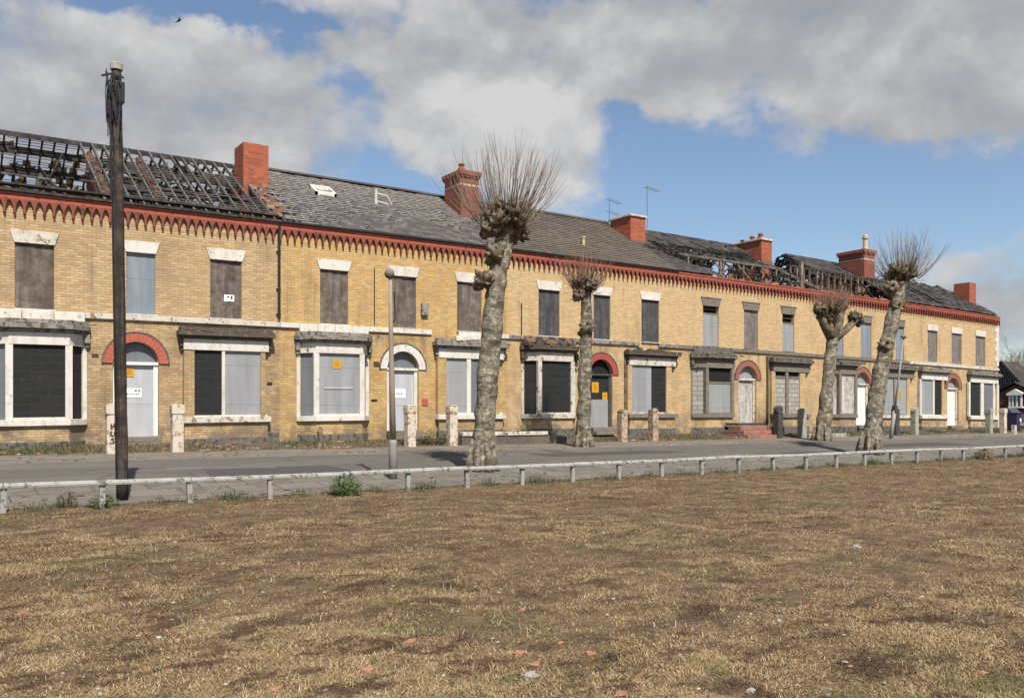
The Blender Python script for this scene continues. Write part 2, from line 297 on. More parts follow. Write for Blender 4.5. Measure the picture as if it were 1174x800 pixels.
# ------------------------------------------------------------------ mesh building
def new_obj(name, me, mats, parent=None):
    for m in (mats if isinstance(mats, (list, tuple)) else [mats]): me.materials.append(Ms[m])
    o = bpy.data.objects.new(name, me); C.objects.link(o)
    if parent: o.parent = parent
    return o
def base_of(parent):
    v = Vector((0, 0, 0)); p = parent
    while p: v += p.location; p = p.parent
    return v
class MB:
    def __init__(s): s.v = []; s.f = []; s.mi = []; s.cur = 0
    def add(s, vs, fs):
        n = len(s.v); s.v += [tuple(v) for v in vs]
        s.f += [tuple(i + n for i in f) for f in fs]; s.mi += [s.cur] * len(fs); return s
    def quad(s, a, b, c, d): return s.add([a, b, c, d], [(0, 1, 2, 3)])
    def box(s, x0, x1, y0, y1, z0, z1):
        vs = [(x, y, z) for z in (z0, z1) for y in (y0, y1) for x in (x0, x1)]
        return s.add(vs, [(0, 2, 3, 1), (4, 5, 7, 6), (0, 1, 5, 4), (2, 6, 7, 3), (0, 4, 6, 2), (1, 3, 7, 5)])
    def prism(s, poly, z0, z1, cap=True):
        n = len(poly); vs = [(x, y, z0) for x, y in poly] + [(x, y, z1) for x, y in poly]
        fs = [(i, (i + 1) % n, n + (i + 1) % n, n + i) for i in range(n)]
        if cap: fs += [tuple(range(n, 2 * n)), tuple(reversed(range(n)))]
        return s.add(vs, fs)
    def bar(s, a, b, w, h, up=(0, 0, 1)):
        a, b = Vector(a), Vector(b); d = (b - a).normalized(); u = Vector(up)
        sd = d.cross(u)
        if sd.length < 1e-4: sd = d.cross(Vector((0, 1, 0)))
        sd.normalize(); u = sd.cross(d).normalized(); sd *= w / 2; u *= h / 2
        vs = [p + i * sd + j * u for p in (a, b) for i, j in ((-1, -1), (1, -1), (1, 1), (-1, 1))]
        return s.add(vs, [(3, 2, 1, 0), (4, 5, 6, 7), (0, 1, 5, 4), (1, 2, 6, 5), (2, 3, 7, 6), (3, 0, 4, 7)])
    def tube(s, pts, rad, n=8, lump=0.0, lsc=2.0, cap=True, seed=0.0):
        pts = [Vector(p) for p in pts]; rings = []
        for i, p in enumerate(pts):
            d = (pts[min(i + 1, len(pts) - 1)] - pts[max(i - 1, 0)]).normalized()
            a = d.cross(Vector((.13, 1, .05)))
            if a.length < .1: a = d.cross(Vector((1, 0, 0)))
            a.normalize(); b = d.cross(a)
            r = rad[i] if isinstance(rad, (list, tuple)) else rad; ring = []
            for k in range(n):
                t = 2 * math.pi * k / n; dv = a * math.cos(t) + b * math.sin(t); rr = r
                if lump:
                    q = p + dv * r
                    rr = r * (1 + lump * mnoise.fractal(q * lsc + Vector((seed, 0, 0)), .8, 2, 4))
                ring.append(p + dv * rr)
            rings.append(ring)
        vs = [v for rg in rings for v in rg]; m = len(rings)
        fs = [(i * n + k, i * n + (k + 1) % n, (i + 1) * n + (k + 1) % n, (i + 1) * n + k) for i in range(m - 1) for k in range(n)]
        if cap: fs += [tuple(reversed(range(n))), tuple(range((m - 1) * n, m * n))]
        return s.add(vs, fs)
    def lathe(s, c, prof, n=16):
        return s.tube([(c[0], c[1], c[2] + z) for z, r in prof], [r for z, r in prof], n)
    def blob(s, c, r, lump=.3, lsc=2.2, sq=(1, 1, 1), nu=14, nv=9, seed=0.0):
        c = Vector(c); vs = []
        for j in range(nv + 1):
            ph = math.pi * j / nv
            for k in range(nu):
                t = 2 * math.pi * k / nu
                d = Vector((math.sin(ph) * math.cos(t), math.sin(ph) * math.sin(t), math.cos(ph)))
                rr = r * (1 + lump * mnoise.fractal((c + d * r) * lsc / max(r, .05) * .5 + Vector((seed, seed, 0)), .8, 2, 4))
                vs.append(c + Vector((d.x * sq[0], d.y * sq[1], d.z * sq[2])) * rr)
        fs = [(j * nu + k, (j + 1) * nu + k, (j + 1) * nu + (k + 1) % nu, j * nu + (k + 1) % nu) for j in range(nv) for k in range(nu)]
        return s.add(vs, fs)
    def build(s, name, mats, parent=None, warp=False, smooth=False, bevel=0.0):
        b = base_of(parent); me = bpy.data.meshes.new(name)
        vs = [(x - b.x, y - b.y, z + (sag(x) if warp else 0) - b.z) for x, y, z in s.v]
        me.from_pydata(vs, [], s.f); me.update()
        o = new_obj(name, me, mats, parent)
        if any(s.mi): me.polygons.foreach_set('material_index', s.mi)
        if smooth: me.polygons.foreach_set('use_smooth', [True] * len(me.polygons))
        if bevel:
            m = o.modifiers.new('bevel', 'BEVEL'); m.width = bevel; m.segments = 2; m.limit_method = 'ANGLE'
        return o
def thing(name, loc, label, cat, group=None):
    o = bpy.data.objects.new(name, None); C.objects.link(o); o.location = loc; o.empty_display_size = .2
    return tag(o, label, cat, group)
def tag(o, label, cat, group=None):
    o['label'] = label; o['category'] = cat
    if group: o['group'] = group
    return o
def kind(o, k): o['kind'] = k; return o

# ------------------------------------------------------------------ ground, street
PROF = [(-400, 0), (15.25, 0.0), (15.45, .03), (17.6, .245), (17.62, .13), (20.0, .285), (22.38, .31), (22.4, .42), (25.0, .50), (25.2, .52), (27.2, .66)]
def gz(y):
    for (a, za), (b, zb) in zip(PROF, PROF[1:]):
        if y <= b: return za + (zb - za) * (y - a) / (b - a)
    return PROF[-1][1]
def bumpz(x, y):
    k = min(1.0, max(0.0, (15.4 - y) / 1.5))
    return k * (.055 * mnoise.noise((x * .45, y * .45, 3)) + .03 * mnoise.noise((x * 1.7, y * 1.7, 7))) + .02 * mnoise.noise((x * 3.4, y * 3.4, 1))
def strip(name, y0, y1, mat, x0=-60, x1=260, n=8, off=0.0, nx=1):
    mb = MB(); ys = [y0 + (y1 - y0) * i / n for i in range(n + 1)]; xs = [x0 + (x1 - x0) * i / nx for i in range(nx + 1)]
    vs = [(x, y, gz(y) + off) for y in ys for x in xs]; m = nx + 1
    mb.add(vs, [(j * m + i, j * m + i + 1, (j + 1) * m + i + 1, (j + 1) * m + i) for j in range(n) for i in range(nx)])
    return kind(mb.build(name, mat), 'structure')
g = MB()
ys = [-500, 15.2, 25.0, 27.2, 60, 900]; zs = [-.3, -.25, -.1, .25, .55, .6]
for i in range(5): g.quad((-700, ys[i], zs[i]), (1500, ys[i], zs[i]), (1500, ys[i + 1], zs[i + 1]), (-700, ys[i + 1], zs[i + 1]))
kind(g.build('ground', 'far'), 'structure')
# the field: a fine bumpy sheet
fm = MB(); fx = np.arange(-30, 120.1, .25); fy = np.arange(-14, 15.31, .25)
fy[-1] = 15.42
fm.v = [(x, y + (.09 * mnoise.noise((x * 1.9, 2, 0)) if j == len(fy) - 1 else 0), bumpz(x, y) + (.05 if j == len(fy) - 1 else 0)) for j, y in enumerate(fy) for x in fx]
nx = len(fx)
fm.f = [(j * nx + i, j * nx + i + 1, (j + 1) * nx + i + 1, (j + 1) * nx + i) for j in range(len(fy) - 1) for i in range(nx - 1)]
fm.mi = [0] * len(fm.f)
kind(fm.build('field', 'turf', smooth=True), 'structure')
strip('pavement', 15.3, 17.45, 'slab_near')
k1 = MB(); k1.box(-60, 260, 17.45, 17.6, .05, .247); kind(k1.build('kerb', 'kerb', bevel=.015), 'structure')
strip('road', 17.6, 22.4, 'asphalt', off=.002)
k2 = MB(); k2.box(-60, 260, 22.4, 22.55, .2, .424); kind(k2.build('kerb', 'kerb', bevel=.015), 'structure')
strip('pavement', 22.55, 25.0, 'slab_far')
strip('front_garden', 25.0, 27.25, 'soil', -20, 56.5, 10, .004)
# side street beyond the end house
ss = MB(); ss.quad((56.9, 22.6, .405), (64, 22.6, .405), (64, 120, .62), (56.9, 120, .62)); 
ss = ss.build('side_road', 'asphalt'); ss.location.z = .09; kind(ss, 'structure')
# pale worn patch on the carriageway
pm = MB(); pts = []
for i in range(40):
    t = i / 39; x = PX(190, 20.6) + (PX(325, 19.6) - PX(190, 20.6)) * t; y = 20.6 - .9 * t ** 3
    pts.append((x, y, .11 * (1 - .6 * t) + .03 * mnoise.noise((x * 3, 0, 0))))
for (x, y, w), (x2, y2, w2) in zip(pts, pts[1:]):
    pm.quad((x, y - w, gz(y - w) + .006), (x2, y2 - w2, gz(y2 - w2) + .006), (x2, y2 + w2, gz(y2 + w2) + .006), (x, y + w, gz(y + w) + .006))
kind(pm.build('road_marking', 'patch'), 'structure')

# ------------------------------------------------------------------ the terrace
ZT = .83      # door thresholds
ZE, YE, ZR, YR, YB = 7.60, 27.14, 10.45, 31.7, 36.4
def roof_z(y): return ZE + (ZR - ZE) * (y - YE) / (YR - YE) if y <= YR else ZR - (ZR - ZE) * (y - YR) / (YB - YR)
PARTY = [.9, 9.75, 18.6, 27.5, 36.45, 45.4, 55.2]

def facade(mb, x0, x1, z0, z1, rects, arches, depth=.24):
    """front wall sheet with real openings and reveals"""
    holes = rects + [(a, b, c, d + (b - a) / 2) for a, b, c, d in arches]
    xs = sorted({x0, x1, *[h[0] for h in holes], *[h[1] for h in holes]}); zs = sorted({z0, z1, *[h[2] for h in holes], *[h[3] for h in holes]})
    xx = []
    for a, b in zip(xs, xs[1:]):
        xx.append(a)
        m = int((b - a) / 1.0)
        for k in range(1, m + 1): xx.append(a + (b - a) * k / (m + 1))
    xx.append(xs[-1]); xs = xx
    for a, b in zip(xs, xs[1:]):
        for c, d in zip(zs, zs[1:]):
            mx, mz = (a + b) / 2, (c + d) / 2
            if any(h[0] < mx < h[1] and h[2] < mz < h[3] for h in holes): continue
            mb.quad((a, YF, c), (b, YF, c), (b, YF, d), (a, YF, d))
    for a, b, c, d in rects:
        for p, q in (((a, c), (a, d)), ((a, d), (b, d)), ((b, d), (b, c)), ((b, c), (a, c))):
            mb.quad((p[0], YF, p[1]), (q[0], YF, q[1]), (q[0], YF + depth, q[1]), (p[0], YF + depth, p[1]))
    for a, b, c, d in arches:
        r = (b - a) / 2; xc = (a + b) / 2; n = 20
        arc = [(xc - r * math.cos(math.pi * i / n), d + r * math.sin(math.pi * i / n)) for i in range(n + 1)]
        for i in range(n):
            p, q = arc[i], arc[i + 1]
            cx, cz = (a if i < n // 2 else b), d + r
            mb.add([(p[0], YF, p[1]), (q[0], YF, q[1]), (cx, YF, cz)], [(0, 1, 2)])
            mb.quad((p[0], YF, p[1]), (q[0], YF, q[1]), (q[0], YF + depth, q[1]), (p[0], YF + depth, p[1]))
        for x in (a, b): mb.quad((x, YF, c), (x, YF, d), (x, YF + depth, d), (x, YF + depth, c))

def offset_poly(pts, d):
    """push an open plan line (left to right, outward = towards -Y) out by d"""
    out = []
    for i, p in enumerate(pts):
        ns = []
        for a, b in ((i - 1, i), (i, i + 1)):
            if 0 <= a and b < len(pts):
                dx, dy = pts[b][0] - pts[a][0], pts[b][1] - pts[a][1]; l = math.hypot(dx, dy); ns.append((dy / l, -dx / l))
        if len(ns) == 1: nx_, ny_ = ns[0]; k = 1
        else:
            nx_, ny_ = ns[0][0] + ns[1][0], ns[0][1] + ns[1][1]; l = math.hypot(nx_, ny_); nx_, ny_ = nx_ / l, ny_ / l
            k = 1 / (nx_ * ns[0][0] + ny_ * ns[0][1])
        out.append((p[0] + nx_ * d * k, p[1] + ny_ * d * k))
    return out
def closed(pts, d, back=YF + .02):
    q = offset_poly(pts, d)
    q[0] = (q[0][0], min(q[0][1], back)); q[-1] = (q[-1][0], min(q[-1][1], back))
    return [(q[0][0], back)] + q + [(q[-1][0], back)]

def notice(parent, x, y, z, w, h, inner=True):
    m = MB(); m.box(x - w / 2, x + w / 2, y - .012, y, z - h / 2, z + h / 2)
    if inner: m.cur = 1; m.box(x - w * .22, x + w * .25, y - .015, y - .0121, z - h * .22, z + h * .28)
    return m.build('notice', ['yellow', 'amber'], parent, True)

def bay(house, xl, xr, cant, proj, front, sides=None, frame='white', cor='lead', brick='brick_a', sill='white', top_block=True, broken=False, blockmat='white'):
    """front: list of (px0, px1, kind) along the front light; sides: materials of the canted lights"""
    yf = YF - proj
    pl = [(xl, YF), (xl + cant, yf), (xr - cant, yf), (xr, YF)] if cant > .1 else [(xl, YF), (xl + .001, yf), (xr - .001, yf), (xr, YF)]
    b = MB(); b.prism(closed(pl, 0), .45, 1.2)
    for px0, px1, k in front:
        if k == 'brick':
            a, c = PX(px0, yf), PX(px1, yf); b.box(a, c, yf + .001, YF + .05, 1.36, 3.4)
    bw = b.build('bay_window', brick, house, True)
    m = MB(); m.prism(closed(pl, .035), .44, .72 + .1 * R.random()); m.build('plinth', 'stone_dark', bw, True, bevel=.01)
    m = MB(); m.prism(closed(pl, .09), 1.2, 1.37); m.build('sill', sill, bw, True, bevel=.012)
    m = MB(); m.prism(closed(pl, .03), 3.4, 3.74); m.build('frieze', frame, bw, True, bevel=.01)
    m = MB(); m.prism(closed(pl, .10), 3.743, 3.83); m.prism(closed(pl, .20), 3.832, 3.97)
    if not broken: m.prism(closed(pl, .13), 3.972, 4.09)
    else:
        n = 14
        for i in range(n):
            x0 = xl - .1 + (xr - xl + .2) * i / n; x1 = x0 + (xr - xl + .2) / n * R.uniform(.7, 1.02)
            m.box(x0, x1, yf - R.uniform(-.02, .14), YF, 3.972, 3.972 + R.uniform(.03, .16))
    # ragged scraps along the cornice edge
    for i in range(16):
        x = R.uniform(xl - .1, xr + .1); m.box(x, x + R.uniform(.03, .22), yf - .205 - R.uniform(0, .012), yf - .12, 3.95 + R.uniform(-.02, .03), 3.985 + R.uniform(0, .05))
    for x in (xl - .12, xr - .02):
        m.box(x, x + .14, YF - .16, YF + .01, 3.5, 3.742); m.box(x + .02, x + .12, YF - .1, YF + .01, 3.38, 3.5)
    m.build('cornice', cor, bw, True, bevel=.01)
    if top_block:
        m = MB(); n = max(2, int((xr - xl) / .6)); w_ = (xr - xl) / n
        for i in range(n): m.box(xl + i * w_ + .006, xl + (i + 1) * w_ - .006, YF - .13 - R.uniform(0, .02), YF + .01, 4.1, 4.365)
        m.build('blocking_course', blockmat, bw, True, bevel=.012)
    fr = MB()
    if cant > .1:
        for p in pl: fr.box(p[0] - (.09 if 0 < pl.index(p) < 3 else .06), p[0] + (.09 if 0 < pl.index(p) < 3 else .06), p[1] - .02, p[1] + .11, 1.37, 3.4)
    for px0, px1, k in front:
        a, c = PX(px0, yf), PX(px1, yf)
        if k in ('white', 'stone', 'post'): fr.box(a, c, yf - .01, yf + .12, 1.37, 3.4)
    fr.box(pl[1][0], pl[2][0], yf + .02, yf + .10, 1.37, 1.43)
    fro = fr.build('frame', frame, bw, True, bevel=.008) if fr.v else None
    for px0, px1, k in front:
        a, c = PX(px0, yf), PX(px1, yf)
        if len(front) == 1: a, c = pl[1][0] + .05, pl[2][0] - .05
        if k in ('brick', 'white', 'stone', 'post'): continue
        kk, z0, z1 = (k if isinstance(k, tuple) else (k, 1.40, 3.398))
        m = MB(); m.box(a - .01, c + .01, yf + .055, yf + .075, z0, z1); m.build('board', kk, bw, True)
        m = MB(); m.box(a - .01, c + .01, yf + .10, yf + .115, 1.38, 3.398)
        if kk != 'black': m.build('backing', 'void', bw, True)
        if isinstance(k, tuple) and len(k) == 3 and kk in ('sheet', 'breeze'):
            m = MB(); m.box(a, c, yf + .03, yf + .08, z1 - .04, z1 + .04); m.build('transom', frame, bw, True)
    if sides:
        for (p, q), s_ in zip(((pl[0], pl[1]), (pl[2], pl[3])), sides):
            d = Vector((q[0] - p[0], q[1] - p[1])); nrm = Vector((d.y, -d.x)).normalized()
            m = MB(); e = -nrm * .06
            m.quad((p[0] + e.x, p[1] + e.y, 1.38), (q[0] + e.x, q[1] + e.y, 1.38), (q[0] + e.x, q[1] + e.y, 3.398), (p[0] + e.x, p[1] + e.y, 3.398))
            m.build('board', s_, bw, True)
    return bw, yf

def upper_window(house, px0, px1, mat, lintel='white', gap=0.0, sillmat='white', marks=False, z0=4.37, z1=6.2, pl=False, lw=.13, frame=True):
    a, b = PX(px0, YF), PX(px1, YF)
    m = MB(); m.box(a - .02, b + .02, YF + .2, YF + .22, z0 - .02, z1 + .02)
    w = m.build('window', 'void', house, True)
    m = MB(); m.box(a, b, YF + .06, YF + .085, z0 + .02, z1 - gap)
    if mat.startswith('ply'):
        # two butted sheets, the second a little proud
        x = a + (b - a) * R.uniform(.4, .6); m.box(a + .01, x, YF + .045, YF + .0598, z0 + .03, z1 - gap - R.uniform(.01, .05))
    m.build('board', mat, w, True)
    if gap:
        m = MB(); m.box(a, b, YF + .055, YF + .12, z1 - gap - .06, z1 - gap + .02); m.box(a, b, YF + .1, YF + .14, z1 - gap * .45, z1 - gap * .45 + .03); m.build('transom', 'stone', w, True)
    m = MB(); e, zl, zt, yf = lw, z1, z1 + .34, YF - .035
    vs = [(a - .02, yf, zl), (b + .02, yf, zl), (b + e, yf, zt), (a - e, yf, zt), (a - .02, YF + .1, zl), (b + .02, YF + .1, zl), (b + e, YF + .1, zt), (a - e, YF + .1, zt)]
    m.add(vs, [(0, 1, 2, 3), (0, 4, 5, 1), (1, 5, 6, 2), (2, 6, 7, 3), (3, 7, 4, 0)])
    if lintel == 'stone': m.box(a - e - .02, b + e + .02, YF - .055, YF + .05, zt + .002, zt + .05)
    m.build('lintel', lintel, w, True, bevel=.008)
    m = MB(); m.box(a - .03, b + .03, YF - .075, YF + .05, 4.373, 4.405); m.build('sill', sillmat, w, True, bevel=.008)
    if marks:
        m = MB(); x = a + (b - a) * .45; m.box(x, x + .31, YF + .04, YF + .0448, 4.95, 5.15); m.cur = 1; m.box(x + .08, x + .17, YF + .037, YF + .0399, 5.07, 5.11); m.box(x + .2, x + .26, YF + .037, YF + .0399, 5.02, 5.12)
        m.build('notice', ['paper', 'ink'], w, True)
    return (a, b, z0, z1)

def doorway(house, pxc, w, panel, arch, fan='sheet', jamb='white', zspring=2.97, style=''):
    xc = PX(pxc, YF); a, b = xc - w / 2, xc + w / 2; r = w / 2; n = 24
    def ring(r0, r1, y0, y1):
        m = MB()
        for i in range(n):
            t0, t1 = math.pi * i / n, math.pi * (i + 1) / n
            q = lambda rr, t, y: (xc - rr * math.cos(t), y, zspring + rr * math.sin(t))
            m.quad(q(r0, t0, y0), q(r0, t1, y0), q(r1, t1, y0), q(r1, t0, y0))
            m.quad(q(r1, t0, y0), q(r1, t1, y0), q(r1, t1, y1), q(r1, t0, y1))
            m.quad(q(r0, t0, y1), q(r0, t1, y1), q(r0, t1, y0), q(r0, t0, y0))
        for s_ in (-1, 1): m.quad((xc + s_ * r0, y0, zspring), (xc + s_ * r1, y0, zspring), (xc + s_ * r1, y1, zspring), (xc + s_ * r0, y1, zspring))
        return m
    d = MB(); d.box(a + .13, b - .13, YF + .15, YF + .19, ZT, zspring - .04)
    if style != 'open':
        for zz in (ZT + .9,): d.box(a + .135, b - .135, YF + .146, YF + .1499, zz, zz + .012)
    do = d.build('door', panel, house, True)
    ring(r, r + .255, YF - .045, YF + .02).build('arch', arch, do, True)
    m = MB(); nv = 19
    for i in range(1, nv):
        t = math.pi * i / nv; ca, sa = math.cos(t), math.sin(t); e = .006
        m.quad((xc - (r + .01) * ca - e * sa, YF - .0475, zspring + (r + .01) * sa - e * ca), (xc - (r + .01) * ca + e * sa, YF - .0475, zspring + (r + .01) * sa + e * ca), (xc - (r + .25) * ca + e * sa, YF - .0475, zspring + (r + .25) * sa + e * ca), (xc - (r + .25) * ca - e * sa, YF - .0475, zspring + (r + .25) * sa - e * ca))
    if arch != 'white': m.build('mortar_joints', 'brick_dark', do, True)
    ring(r + .257, r + .30, YF - .06, YF + .02).build('hood_mould', 'stone_dark', do, True)
    m = MB(); m.box(a, a + .13, YF + .09, YF + .2, ZT, zspring - .05); m.box(b - .13, b, YF + .09, YF + .2, ZT, zspring - .05); m.build('jamb', jamb, do, True, bevel=.01)
    m = MB(); m.box(a, b, YF + .05, YF + .2, zspring - .05, zspring + .04); m.build('transom', jamb, do, True, bevel=.01)
    m = MB(); vs = [(xc - r * math.cos(math.pi * i / n), YF + .17, zspring + .04 + (r - .04) * math.sin(math.pi * i / n)) for i in range(n + 1)]
    m.add(vs, [tuple(range(n + 1))]); m.build('fanlight', fan, do, True)
    m = MB(); m.box(a - .02, b + .02, YF - .28, YF + .2, ZT - .16, ZT); m.box(a - .1, b + .1, YF - .6, YF - .281, ZT - .3, ZT - .16); m.build('doorstep', 'stone', do, True, bevel=.015)
    return do, (a, b, ZT, zspring), xc

def corbels(house, x0, x1, gap_end=False):
    m = MB(); n = max(2, int(round((x1 - x0) / .242))); p = (x1 - x0) / n
    yo, yi = YF - .11, YF + .02; zt, za, zb = 7.355, 7.325, 6.985
    prof = []
    for i in range(n):
        x = x0 + i * p; hw = .042
        prof += [(x, zb), (x + .024, zb), (x + .030, zb + .15), (x + .041, zb + .21), (x + .063, zb + .27), (x + p / 2 - .02, za), (x + p / 2 + .02, za), (x + p - .063, zb + .27), (x + p - .041, zb + .21), (x + p - .030, zb + .15), (x + p - .024, zb)]
    prof.append((x1, zb))
    for (a, za_), (b, zb_) in zip(prof, prof[1:]):
        if abs(b - a) > 1e-6: m.quad((a, yo, za_), (b, yo, zb_), (b, yo, zt), (a, yo, zt))
        m.quad((a, yi, za_), (b, yi, zb_), (b, yo, zb_), (a, yo, za_))
    m.quad((x0, yo, zb), (x0, yo, zt), (x0, yi, zt), (x0, yi, zb)); m.quad((x1, yo, zb), (x1, yi, zb), (x1, yi, zt), (x1, yo, zt))
    arcs = m; m = MB(); nn = 8
    for i in range(nn):
        a, b = x0 + (x1 - x0) * i / nn, x0 + (x1 - x0) * (i + 1) / nn
        m.box(a, b, yo - .004, yi, zt, 7.47); m.box(a, b, yo - .03, yi, 7.471, 7.53)
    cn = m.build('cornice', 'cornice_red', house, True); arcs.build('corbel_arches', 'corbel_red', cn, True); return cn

def slates(m, x0, x1, keep, front=True, w=.27, ex=.2, jit=.012, lift=.018, v0=0.0):
    ya, yb = (YE - .06, YR) if front else (YB + .06, YR)
    L = math.hypot(yb - ya, ZR - ZE); nc = int(L / ex)
    for j in range(nc + 1):
        y0_, y1_ = j * ex / L, min(1.0, (j + 1.25) * ex / L)
        off = (j % 2) * w / 2; x = x0 - off
        while x < x1:
            a, b = max(x, x0) + .004, min(x + w, x1) - .004; x += w
            if b - a < .04: continue
            u, v = (a + b) / 2, (j + .5) * ex / L
            if not keep(u, v): continue
            l1 = lift + R.uniform(0, jit); dy = R.uniform(-jit, jit) / L; l2 = R.uniform(0, jit * .5); tw = R.uniform(-jit, jit) * .6
            P = lambda x_, t, l: (x_, ya + (yb - ya) * t, ZE + (ZR - ZE) * t + l)
            m.add([P(a, y0_ + dy, l1 + tw), P(b, y0_ + dy, l1 - tw), P(b, y1_, l2), P(a, y1_, l2), P(a, y0_ + dy, l1 + tw - .02), P(b, y0_ + dy, l1 - tw - .02)],
                  [(0, 1, 2, 3), (4, 5, 1, 0)])
def slope_bar(m, x, t0, t1, w, h, front=True, dz=0.0, dx=0.0):
    ya = YE if front else YB
    P = lambda t: (ya + (YR - ya) * t, ZE + (ZR - ZE) * t + dz)
    a, b = P(t0), P(t1); m.bar((x, a[0], a[1]), (x + dx, b[0], b[1]), w, h)
def batten(m, x0, x1, t, w=.04, h=.025, front=True, dz=.04, sagv=.0):
    ya = YE if front else YB
    n = max(1, int((x1 - x0) / 1.2)); prev = None
    for i in range(n + 1):
        x = x0 + (x1 - x0) * i / n; tt = t + sagv * mnoise.noise((x * .9, t * 30, 0))
        p = (x, ya + (YR - ya) * tt, ZE + (ZR - ZE) * tt + dz)
        if prev: m.bar(prev, p, w, h)
        prev = p

def chimney(house, pxl, pxm, pxr, ytop, Y, depth, mat, style, pots=()):
    x0, x1 = PX(pxm, Y), PX(pxr, Y); zt = PZ((pxm + pxr) / 2, ytop, Y) - sag(x0); zb = roof_z(Y) - 1.9
    m = MB(); m.box(x0, x1, Y, Y + depth, zb, zt)
    if style == 'capped':
        m.box(x0 - .05, x1 + .05, Y - .05, Y + depth + .05, zt - .28, zt - .20); m.box(x0 - .09, x1 + .09, Y - .09, Y + depth + .09, zt - .198, zt - .02)
    c = m.build('chimney', mat, house, True, bevel=.008)
    if style == 'capped':
        m = MB(); m.box(x0 - .006, x1 + .006, Y - .006, Y + depth + .006, zt - .62, zt - .54); m.build('band', 'pot', c, True)
    if style == 'slab':
        m = MB(); m.box(x0 - .07, x1 + .07, Y - .07, Y + depth + .07, zt + .002, zt + .1); m.build('cap', 'pier_white', c, True, bevel=.015)
    if style in ('slab', 'capped', 'plain'):
        m = MB(); m.box(x0 - .03, x1 + .03, Y - .03, Y + depth + .03, roof_z(Y) - .12, roof_z(Y) + .1); 
        if style != 'plain': m.build('flashing', 'terracotta', c, True)
    for (fx_, fy_, h, r, pm_) in pots:
        m = MB(); m.lathe((x0 + (x1 - x0) * fx_, Y + depth * fy_, zt), [(-.05, r), (.08, r), (.1, r * .75), (h * .7, r * .68), (h * .72, r * .95), (h * .82, r), (h * .84, r * .7), (h * .97, r * .72), (h, r * .5)], 14)
        m.build('chimney_pot', pm_, c, True, smooth=False)
    return c, x0, x1, zt

LABELS = {
 'A': 'yellow brick terraced house with bare burnt rafters and an orange red door arch',
 'B': 'golden yellow brick terraced house with loose slates, roof skylight and white door arch',
 'C': 'yellow brick terraced house with an intact brown tiled roof and black boarded windows',
 'D': 'terraced house with half collapsed roof, grey stone lintels and red steps at its door',
 'E': 'terraced house with collapsed roof showing timber studs and blue grey upper window sheets',
 'F': 'end terraced house with white quoins, white lintels and a slumped dark roof'}
def house(k, i, brick, cuts):
    x0, x1 = PARTY[i], PARTY[i + 1]
    return thing('terraced_house', ((x0 + x1) / 2, YF, .6), LABELS[k], 'house', 'derelict terraced houses'), x0, x1

def shell(h, x0, x1, brick, rects, arches, last=False):
    m = MB(); facade(m, x0, x1, .4, 7.45, rects, arches)
    m.build('wall', brick, h, True)
    m = MB(); m.box(x0, x1, YB - .25, YB - .02, .3, 7.55); m.build('rear_wall', 'brick_dark', h, True)
    for xp in ([x0, x1 - .23] if last else [x0]):
        m = MB(); e = .10; lo_ = 1.5 if last and xp > x0 else (1.5 if abs(x0 - PARTY[4]) < .01 else 0.0)
        poly = [(YF + .03, .4), (YF + .03, roof_z(YF + .03) - e), (YR, ZR - e - lo_), (YB - .26, roof_z(YB - .26) - e), (YB - .26, .4)]
        vs = [(xp, y, z) for y, z in poly] + [(xp + .23, y, z) for y, z in poly]
        m.add(vs, [(4, 3, 2, 1, 0), (5, 6, 7, 8, 9)] + [(a, (a + 1) % 5, 5 + (a + 1) % 5, 5 + a) for a in range(5)])
        m.build('party_wall', brick if last and xp > x0 else 'brick_dark', h, True)
    m = MB(); m.box(x0 + .24, x1 - .02 - (.23 if last else 0), YF + .26, YB - .27, 6.9, 7.0); m.build('attic_floor', 'plaster', h, True)
def string_course(h, x0, x1, mat, skip=()):
    m = MB(); n = int((x1 - x0) / 1.1)
    for i in range(n):
        a, b = x0 + (x1 - x0) * i / n, x0 + (x1 - x0) * (i + 1) / n
        if any(s0 < (a + b) / 2 < s1 for s0, s1 in skip): continue
        m.box(a + .003, b - .003, YF - .07 - R.uniform(0, .012), YF + .02, 4.215, 4.37)
    m.build('string_course', mat, h, True, bevel=.01)
def gutter(h, x0, x1, mat='char'):
    m = MB(); n = 7
    for i in range(n):
        a, b = x0 + (x1 - x0) * i / n, x0 + (x1 - x0) * (i + 1) / n
        m.box(a, b, YE - .13 - R.uniform(0, .015), YE + .2, 7.545, 7.60 + R.uniform(0, .025))
    m.build('gutter', mat, h, True)
def opening(px0, px1, z0=4.37, z1=6.2): return (PX(px0, YF), PX(px1, YF), z0, z1)
def wall_box(h, name, px, py, w, hh, mat, d=.09):
    x = PX(px, YF); z = PZ(px, py, YF) - sag(x); m = MB(); m.box(x - w / 2, x + w / 2, YF - d, YF + .01, z - hh / 2, z + hh / 2); return m.build(name, mat, h, True, bevel=.01)

def debris_timbers(roof, xa, xb, n, seed, mat='char', tmin=.1, tmax=.65):
    rg = random.Random(seed); m = MB()
    for q in range(n):
        x = rg.uniform(xa, xb); t = rg.uniform(tmin, tmax); y = YE + (YR - YE) * t + rg.uniform(0, .5); z = roof_z(min(y, YR)) - rg.uniform(.05, .9)
        L = rg.uniform(.4, 1.7); an = rg.uniform(0, 3.14); el_ = rg.uniform(-.7, .7)
        d = Vector((math.cos(an) * math.cos(el_), math.sin(an) * math.cos(el_) * .6, math.sin(el_))) * L / 2; c = Vector((x, y, max(7.15, z)))
        a, b = c - d, c + d; a.x = max(xa, min(xb, a.x)); b.x = max(xa, min(xb, b.x))
        if (a - b).length > .15: m.bar(a, b, rg.uniform(.03, .09), rg.uniform(.02, .06))
    m.build('broken_timber', mat, roof, True)
